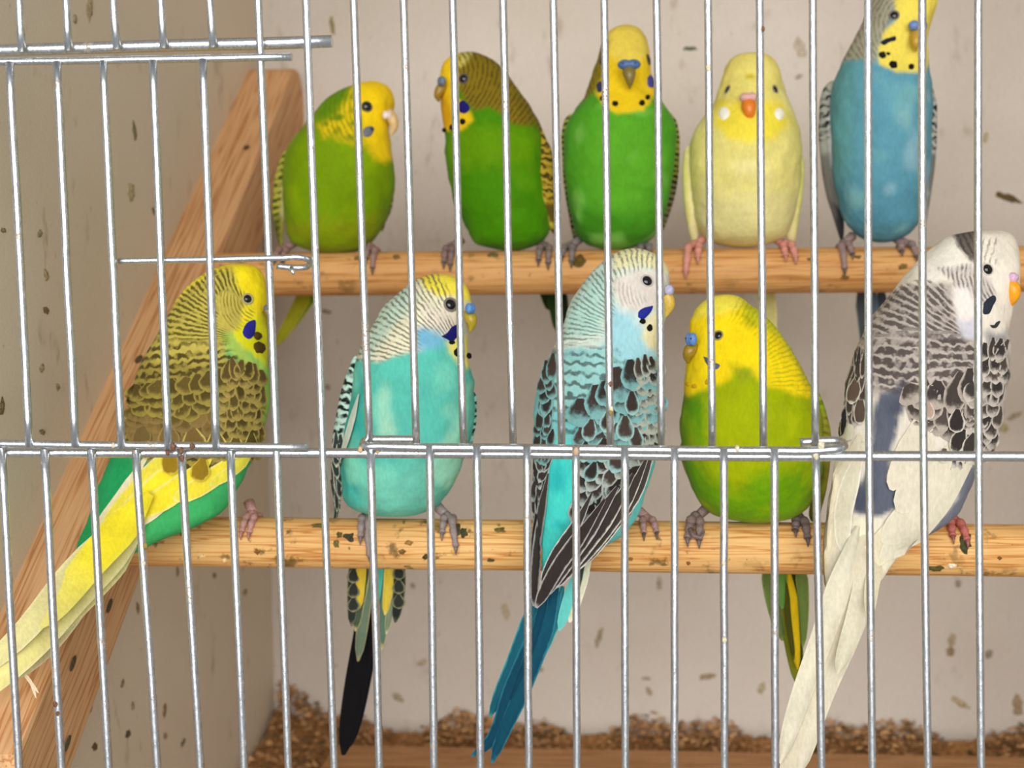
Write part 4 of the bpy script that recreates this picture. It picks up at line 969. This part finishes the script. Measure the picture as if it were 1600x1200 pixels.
# --- sky blue bird, back to the camera, head in profile to the right
b = bird('pale blue budgerigar with black scalloped wings and dark blue tail, seen from behind',
  [(388,990,990),(391,971,1009),(398,957,1024),(412,938,1038),(438,914,1045),(464,897,1046),(493,884,1042),(512,878,1034),(535,868,1029),(560,856,1030),(590,844,1034),(630,836,1037),(680,832,1034),(720,833,1024),(770,836,1009),(810,840,994),(835,844,974),(862,848,928),(895,848,890),(920,852,876),(935,864,864)],
  [(388,.566),(500,.560),(620,.552),(740,.545),(830,.540),(935,.542)], [(388,.86),(500,.74),(640,.62),(800,.5),(935,.4)], (116,186,184), [
  ('c',[(850,540),(1000,540),(990,640),(850,640)],20,(142,192,188)),
  ('c',[(850,690),(930,690),(900,820),(860,930),(840,930)],8,(70,206,194)),
  ('n',[(850,700),(910,700),(880,900),(840,900)],8,(40,176,176),120,.2),
  ('c',[(960,700),(1040,690),(1000,830),(950,840)],10,(104,198,190)),
  ('c',[(950,380),(1060,380),(1060,500),(1030,560),(985,540),(955,540),(880,545),(850,560),(900,440)],6,(206,214,200)),
  ('c',[(955,380),(1060,380),(1060,430),(1030,425),(1000,412),(960,420)],8,(228,222,170)),
  ('c',[(885,490),(918,436),(950,405),(955,470),(940,520),(880,530)],14,(172,208,196)),
  ('c',[(958,438),(1000,420),(1040,428),(1042,470),(1012,484),(996,492),(970,480)],6,(214,206,196)),
  ('c',[(948,478),(985,488),(1008,512),(1030,560),(985,570),(945,540)],12,(152,200,208)),
  ('c',[(1006,502),(1040,485),(1040,545),(1012,544),(1002,528)],7,(226,216,170)),
  ('b',[(960,385),(1000,385),(1035,405),(1030,422),(1000,420),(968,432),(956,462),(960,490),(940,530),(870,548),(850,570),(880,500),(915,435)],5,(88,94,84),('a',1010,530,.066),.3,.72),
  ('b',[(965,440),(995,450),(1010,470),(990,486),(968,476)],5,(160,142,132),('r',1040,450,6,0,.552,.5),.2,.5),
  ('c',[(1022,566),(1055,566),(1055,700),(1018,700)],4,(118,120,112)),('b',[(1022,566),(1055,566),(1055,700),(1018,700)],4,(50,46,44),('d',0,1,11),0,.9),
  ('b',[(862,545),(960,545),(985,575),(930,640),(900,690),(845,640),(848,590)],9,(58,64,62),('d',-.12,1,17),.3,.8)], PF, 945)
eye(b,1011,439,8,(196,186,176),1.35)
face(b,(1046,453,.552,8,10,8),[(1040,461,.553,9),(1045,468,.553,9),(1046,478,.553,8),(1043,489,.553,4),(1040,496,.553,.6)],(176,172,200),(204,170,66),yaw=1.2,nostril=False)
cheek(b,[(996,496),(997,487),(1005,481),(1016,478),(1021,477),(1019,485),(1013,493),(1003,500)],(34,42,138))
for i,e in enumerate([(1004,502,5,4.5),(1015,512,4.5,6)]): cheek(b,ell(*e,seed=i),(18,20,12),'throat_spot')
BK=[(58,48,44),(48,42,40),(68,56,50)]
# left wing
rows(b,[(866,566),(850,580)],[(862,700),(834,700)],8,(2,3),1.9,1.25,(124,172,170),BK,ew=.5,seed=11)
rows(b,[(862,706),(834,706)],[(846,800),(834,800)],5,(3,2),2.0,1.3,(172,182,174),BK,ew=.4,seed=12)
for pts,hw,c in [([(852,760),(843,830),(836,900),(834,946)],8,(52,46,44)),([(842,770),(835,850),(832,930)],6,(44,40,40)),([(858,740),(848,800),(840,870)],7,(60,54,50))]:
    feather(b,pts,hw,(150,150,146),c,None,'flight_feather','flight',(.0008,.0014),.3,nu=12,nv=5)
# right wing: scapulars, coverts, then the flight feathers sweeping down to the left
rows(b,[(905,640),(940,615),(985,580),(1010,570)],[(912,700),(945,690),(985,660),(1026,620)],4,(5,6),2.0,1.2,(122,172,170),BK,ew=.5,seed=13)
rows(b,[(1031,572),(1012,566),(992,574)],[(1036,692),(1012,690),(988,690)],9,(4,4),2.1,1.3,(166,172,158),[(52,46,42),(44,40,38),(64,56,50)],ew=.62,seed=14)
for pts,hw in [([(986,612),(986,650)],12),([(976,650),(975,690)],15),([(952,640),(945,676)],12),([(925,655),(918,690)],12),([(992,668),(992,704)],12),([(945,685),(938,722)],14),([(916,690),(911,722)],10),([(968,700),(958,738)],15),([(930,722),(918,752)],12)]:
    feather(b,pts,hw,(150,188,182),random.choice(BK),None,'covert_feather','covert',(.0008,.0016),.6,nu=8)
rows(b,[(1018,690),(985,700),(945,715),(912,720)],[(985,770),(955,775),(925,780),(906,790)],4,(6,5),2.0,1.3,(172,182,174),BK,ew=.42,seed=15,flow=lambda s,t:(-.35,1))
for pts,hw,e,c in [
    ([(1022,700),(1000,760),(960,818),(908,885)],10,(214,210,196),(66,58,54)),
    ([(1012,712),(985,770),(940,835),(880,905)],12,(206,202,190),(60,52,48)),
    ([(990,740),(960,790),(915,850),(862,920)],14,(196,192,182),(56,48,46)),
    ([(965,760),(935,805),(892,865),(846,934)],14,(186,182,174),(58,50,48)),
    ([(945,780),(915,825),(872,885),(838,948)],12,(170,166,160),(52,44,42)),
    ([(925,770),(900,820),(872,860),(846,910)],9,(206,204,196),(58,52,50))]:
    feather(b,pts,hw,e,c,None,'flight_feather','flight',(.0008,.0020),.22,nu=14,Ys=[.5205,.523,.5265,.531])
for pts,hw,e,c in [([(925,860),(912,900),(890,972)],9,(226,220,196),(206,206,176)),([(915,870),(900,915),(886,965)],7,(70,90,80),(46,62,56)),([(905,880),(890,930),(874,985)],9,(120,196,184),(96,190,180))]:
    feather(b,pts,hw,e,c,None,'flight_feather','flight',(.0002,.0004),.35,Ys=[.540,.543],nu=10)
for pts,hw,e,c,dy in [
    ([(868,905),(840,985),(800,1075),(764,1160),(738,1180)],17,(40,112,130),(14,66,86),.001),
    ([(872,905),(850,985),(815,1080),(786,1145),(769,1190)],17,(46,120,136),(16,72,92),0),
    ([(846,920),(820,990),(792,1060),(766,1118)],15,(64,146,152),(24,88,104),.002),
    ([(880,915),(862,980),(835,1040),(816,1084)],12,(90,190,186),(44,124,140),.0025),
    ([(838,930),(812,1000),(790,1050),(768,1100)],9,(150,196,186),(70,140,150),.003),
    ([(858,900),(845,960),(820,1040),(795,1100)],9,(34,100,118),(14,62,82),-.0012)]:
    feather(b,pts,hw,e,c,None,'tail_feather','tail',ew=.3,Ys=[.541+dy,.543+dy,.546+dy],nu=16,camber=.0012)
foot(b,1010,[(1004,1006,52,6),(1018,1026,50,6),(1008,1006,-80,5),(1016,1018,-80,5)],(176,138,134))

# --- lime bird with yellow head, facing left
b = bird('lime green budgerigar with bright yellow head and blue cere, looking left on the front perch',
  [(460,1134,1134),(463,1113,1153),(471,1099,1166),(485,1087,1184),(501,1079,1202),(524,1076,1221),(566,1073,1246),(601,1071,1263),(632,1066,1276),(662,1063,1283),(700,1065,1285),(731,1072,1282),(766,1084,1272),(790,1099,1261),(804,1117,1244),(812,1147,1218),(816,1182,1182)],
  [(460,YF-.002),(570,YF-.007),(660,YF-.008),(816,YF+.001)], [(460,.84),(570,.78),(660,.8),(816,.86)], (150,164,0), [
  ('b','back',1,(70,90,16),('d',0,1,9),0),
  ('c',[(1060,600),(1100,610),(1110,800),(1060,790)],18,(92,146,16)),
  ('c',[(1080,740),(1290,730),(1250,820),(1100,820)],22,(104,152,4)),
  ('c',[(1120,620),(1170,610),(1190,720),(1150,780),(1110,720)],22,(160,172,0)),
  ('n',None,1,(160,172,0),70,.2), ('n',[(1200,650),(1240,650),(1240,700),(1200,700)],10,(196,190,20),120,.0),
  ('c',[(1060,450),(1180,455),(1235,530),(1282,610),(1262,622),(1225,612),(1200,606),(1180,590),(1150,576),(1135,596),(1110,604),(1075,622),(1060,612)],6,(234,204,16)),
  ('c',[(1090,452),(1160,455),(1160,480),(1130,492),(1085,498)],7,(228,212,70)),
  ('c',[(1160,462),(1190,478),(1240,540),(1275,600),(1262,602),(1220,530),(1180,505),(1162,492)],8,(196,192,24)),
  ('b',[(1152,465),(1175,470),(1200,494),(1240,545),(1280,612),(1250,616),(1205,605),(1200,540),(1165,510),(1140,500)],8,(120,136,14),('a',1090,610,.052),.35,.42),
  ('n',[(1150,465),(1200,490),(1285,620),(1200,606),(1150,540)],10,(168,164,16),330,.3),('n',[(1110,540),(1200,520),(1230,600),(1150,590)],12,(206,190,14),300,.1),
  ('c',[(1145,574),(1175,572),(1180,590),(1160,596)],9,(140,150,16))], PF, 1170)
eye(b,1122,524,6,(140,130,90)); face(b,(1080,530,YF-.019,10.5,12,8),[(1084,540,YF-.014,9),(1078,548,YF-.016,10),(1074,558,YF-.0155,7),(1075,567,YF-.015,1.5)],(86,128,192),(150,120,30),yaw=-.75)
cheek(b,[(1098,556),(1104,558),(1116,566),(1126,571),(1122,577),(1110,575),(1103,568)],(84,90,112))
for i,e in enumerate([(1085,603,5,4),(1106,597,5,5),(1075,600,4,4)]): cheek(b,ell(*e,seed=i),(196,158,18),'throat_spot',.0003)
wing(b,[(600,1268,1268),(616,1266,1281),(645,1274,1291),(680,1277,1298),(720,1276,1297),(760,1270,1292),(800,1264,1282),(815,1268,1272)],[(600,YF-.006),(720,YF+.002),(815,YF+.014)],.8,(150,176,30),[('c',[(1282,640),(1300,660),(1300,760),(1286,800),(1286,700)],6,(176,172,60)),('c',[(1270,720),(1290,730),(1280,815),(1262,815)],8,(104,112,40)),('b',[(1266,600),(1286,600),(1296,680),(1280,680)],5,(88,96,20),('d',-.3,1,11),.2,.7)])
wing(b,[(690,1066,1066),(705,1062,1072),(730,1068,1080),(755,1078,1088),(768,1084,1086)],[(690,YF),(768,YF+.006)],.8,(150,150,60),[])
foot(b,1090,[(1084,1074,62,8),(1096,1092,66,7),(1086,1084,-80,5),(1096,1096,-80,5)],(134,112,108),claw=(110,92,88))
foot(b,1254,[(1250,1244,42,7.5),(1260,1262,60,7.5),(1254,1252,-80,5),(1262,1264,-80,5)],(120,102,100),claw=(92,78,76))
V,Fc=tube_world([at(1078,826,YF-.012),at(1084,838,YF-.0145),at(1096,840,YF-.015),at(1101,830,YF-.0145)],np.array([4.2,3.6,2.8,1.4])*.000286,8); mkmesh('claw',V,Fc,fm('claw_horn',(120,100,98),rough=.4),b.root,b.loc)
YT=YF+.024
for pts,hw,e,c,dy in [([(1222,870),(1228,950),(1246,1070)],14,(96,110,30),(120,120,24),.002),([(1240,870),(1240,950),(1250,1060)],13,(84,96,30),(60,70,24),.003),([(1232,890),(1238,950),(1246,1045)],10,(190,160,20),(206,172,16),-.002),
    ([(1200,866),(1204,920),(1222,1000)],14,(120,136,72),(98,116,58),.001),([(1248,866),(1254,920),(1254,1010)],11,(130,146,70),(104,124,60),.001),([(1216,866),(1220,905),(1222,950)],11,(112,146,76),(92,136,58),-.004),([(1226,900),(1230,960),(1240,1030)],7,(104,100,20),(70,70,18),-.003)]:
    feather(b,pts,hw,e,c,None,'tail_feather','tail',ew=.35,Ys=[YT+dy-.002,YT+dy],nu=12,camber=.0008)

# --- white and grey bird, back to the camera, head in profile to the right
b = bird('white and grey budgerigar with orange beak, rightmost on the front perch, long white tail',
  [(359,1548,1548),(362,1512,1568),(369,1483,1579),(387,1457,1587),(413,1430,1590),(440,1408,1588),(467,1388,1583),(490,1368,1577),(520,1351,1571),(550,1338,1573),(590,1326,1571),(640,1319,1564),(690,1315,1551),(730,1306,1526),(775,1299,1508),(804,1297,1492),(828,1295,1462),(848,1294,1424),(868,1293,1402),(895,1291,1384),(920,1291,1366),(940,1296,1350),(950,1322,1322)],
  [(359,.566),(480,.560),(600,.552),(740,.545),(840,.538),(950,.530)], [(359,.84),(480,.74),(620,.62),(800,.5),(950,.4)], (226,217,200), [
  ('c',[(1512,728),(1540,715),(1525,805),(1470,850),(1440,842),(1486,792)],6,(112,114,126)),
  # barred back
  ('c',[(1385,460),(1440,440),(1500,440),(1520,500),(1535,540),(1580,545),(1575,700),(1500,690),(1440,650),(1400,610),(1310,640),(1340,530)],7,(178,167,158)),
  ('b',[(1395,452),(1432,436),(1470,440),(1492,470),(1494,505),(1505,530),(1470,545),(1330,560),(1350,515)],5,(82,74,70),('a',1590,575,.054),-.35,.92),
  ('b',[(1336,540),(1420,520),(1500,528),(1540,545),(1535,600),(1480,625),(1410,620),(1370,608),(1316,630)],6,(78,68,65),('d',-.06,1,14.5),-.5,.95),
  ('c',[(1424,415),(1487,362),(1496,372),(1508,404),(1520,424),(1480,432),(1462,444),(1436,440)],5,(232,226,212)),('x',[(1428,410),(1487,362),(1496,372),(1508,404),(1520,424),(1480,432),(1458,438),(1440,434)],4,0),
  ('c',[(1488,364),(1526,356),(1530,400),(1524,412),(1506,398)],4,(100,92,84)),
  ('b',[(1488,364),(1526,356),(1530,400),(1524,412),(1506,398)],4,(66,60,56),('d',.8,-.4,8),.1,.8),
  ('b',[(1530,375),(1560,372),(1556,412),(1532,412)],5,(120,112,100),('d',1,.25,9),.4,.7),
  ('c',[(1464,418),(1520,414),(1548,436),(1560,462),(1530,476),(1506,456),(1490,440)],6,(196,186,178)),
  ('b',[(1464,418),(1520,414),(1536,436),(1556,452),(1556,464),(1530,478),(1512,460),(1490,446)],5,(98,90,86),('r',1578,436,6.2,0,.552,.5),.1,.8),
  ('c',[(1488,446),(1516,456),(1532,484),(1526,510),(1500,512),(1490,480)],7,(228,218,210)),('x',[(1488,446),(1516,456),(1532,484),(1526,510),(1500,512),(1490,480)],5,0),
  ('c',[(1494,500),(1528,500),(1530,530),(1505,528)],8,(196,194,202)),
  ('c',[(1535,520),(1575,516),(1580,600),(1560,600),(1548,545)],8,(150,146,146)),
  # rump, grey between the white wings
  ('c',[(1398,604),(1414,590),(1416,612),(1404,652),(1396,700),(1388,750),(1412,770),(1400,792),(1374,808),(1344,804),(1330,776),(1346,752),(1360,700),(1366,650),(1372,615)],5,(92,96,110)),
  ('n',[(1330,620),(1410,600),(1410,800),(1330,800)],6,(74,78,92),140,.1),
  ('n',[(1290,780),(1480,760),(1400,940),(1290,940)],12,(236,228,196),90,.2)], PF, 1430)
eye(b,1543,421,8,(206,196,188),1.3)
face(b,(1582,434,.550,10,10,10),[(1577,443,.551,11),(1582,451,.550,12),(1583,462,.550,10.5),(1580,473,.551,5.5),(1577,482,.552,.8)],(206,170,196),(240,158,22),yaw=1.2,nostril=False)
cheek(b,[(1536,474),(1543,466),(1555,461),(1557,464),(1552,478),(1544,492),(1537,492)],(44,48,60))
cheek(b,[(1546,508),(1552,509),(1557,503),(1563,501),(1560,507),(1555,513),(1549,512)],(50,56,50),'throat_spot')
GB=[(70,61,57),(80,70,65),(60,53,51)]
BRN=[(104,84,74),(92,76,68)]
# left wing
rows(b,[(1352,560),(1334,566)],[(1352,630),(1322,640)],4,(3,3),2.0,1.25,(190,180,168),GB,ew=.5,seed=21)
for p,q,hw,c in [((1340,590),(1334,632),11,(96,78,70)),((1346,620),(1346,664),10,(88,74,66)),((1322,640),(1318,684),7,(44,42,42)),((1330,660),(1326,690),9,(206,200,176))]:
    feather(b,[p,q],hw,(210,202,186),c,None,'covert_feather','covert',(.0006,.0016),.4,nu=8)
# right wing: scapulars and coverts
rows(b,[(1410,610),(1450,612),(1490,606),(1535,590)],[(1425,640),(1455,650),(1490,660),(1530,655)],3,(5,6),2.2,1.25,(176,164,152),GB,ew=.4,seed=22)
rows(b,[(1573,545),(1554,540),(1532,548)],[(1552,698),(1530,704),(1492,708)],10,(4,5),2.0,1.35,(196,187,176),[(66,58,54),(56,50,48),(78,68,62)],ew=.5,seed=23,flow=lambda s,t:(-.25,1))
for p,q,hw,c in [((1495,640),(1490,676),13,(50,44,44)),((1505,670),(1485,706),13,(52,46,44)),((1520,676),(1505,712),11,(60,54,50)),((1450,628),(1446,656),12,(176,150,132)),((1475,700),(1470,722),10,(92,82,76))]:
    feather(b,[p,q],hw,(212,202,188),c,None,'covert_feather','covert',(.0008,.0020),.42,nu=8)
# white flight feathers of both wings
for pts,hw,e,c in [
    ([(1345,680),(1325,740),(1312,820),(1306,905)],20,(212,200,167),(216,206,180)),
    ([(1330,690),(1312,750),(1302,830),(1298,930)],14,(210,198,167),(214,204,180)),
    ([(1352,690),(1338,730),(1322,790),(1318,860)],14,(236,230,214),(217,209,183)),
    ([(1434,650),(1420,700),(1406,735),(1392,766)],18,(223,213,190),(219,209,187)),
    ([(1452,660),(1436,720),(1426,760),(1404,800)],24,(221,213,190),(217,208,186)),
    ([(1490,690),(1462,740),(1432,790),(1378,846)],24,(223,215,190),(218,209,186)),
    ([(1510,705),(1480,762),(1440,812),(1372,872)],20,(223,215,192),(217,209,185)),
    ([(1527,700),(1498,748),(1458,806),(1400,854)],10,(221,213,190),(215,207,183)),
    ([(1470,740),(1436,792),(1392,838),(1336,892)],22,(225,216,185),(219,209,178)),
    ([(1440,770),(1404,820),(1370,858),(1322,905)],18,(225,215,176),(219,209,169))]:
    feather(b,pts,hw,e,c,None,'flight_feather','flight',(.0006,.0018),.3,nu=14)
for pts,hw,e,c,dy in [
    ([(1356,822),(1305,980),(1262,1100),(1225,1235)],34,(217,209,185),(212,202,176),0),
    ([(1375,835),(1322,990),(1280,1090),(1246,1210)],27,(221,213,189),(215,206,182),.001),
    ([(1340,822),(1290,980),(1250,1090),(1218,1190)],22,(223,215,190),(217,209,185),-.0012),
    ([(1372,870),(1362,915),(1358,962)],14,(223,213,183),(217,207,178),.002),
    ([(1366,840),(1338,960),(1308,1050)],20,(219,211,187),(213,205,180),.002)]:
    feather(b,pts,hw,e,c,None,'tail_feather','tail',ew=.25,Ys=[.5315+dy,.5225+dy,.515+dy,.508+dy],nu=16,camber=.0016)
foot(b,1500,[(1494,1490,52,7),(1506,1512,60,7),(1496,1494,-80,5),(1506,1506,-80,5)],(186,104,96),claw=(150,90,84))
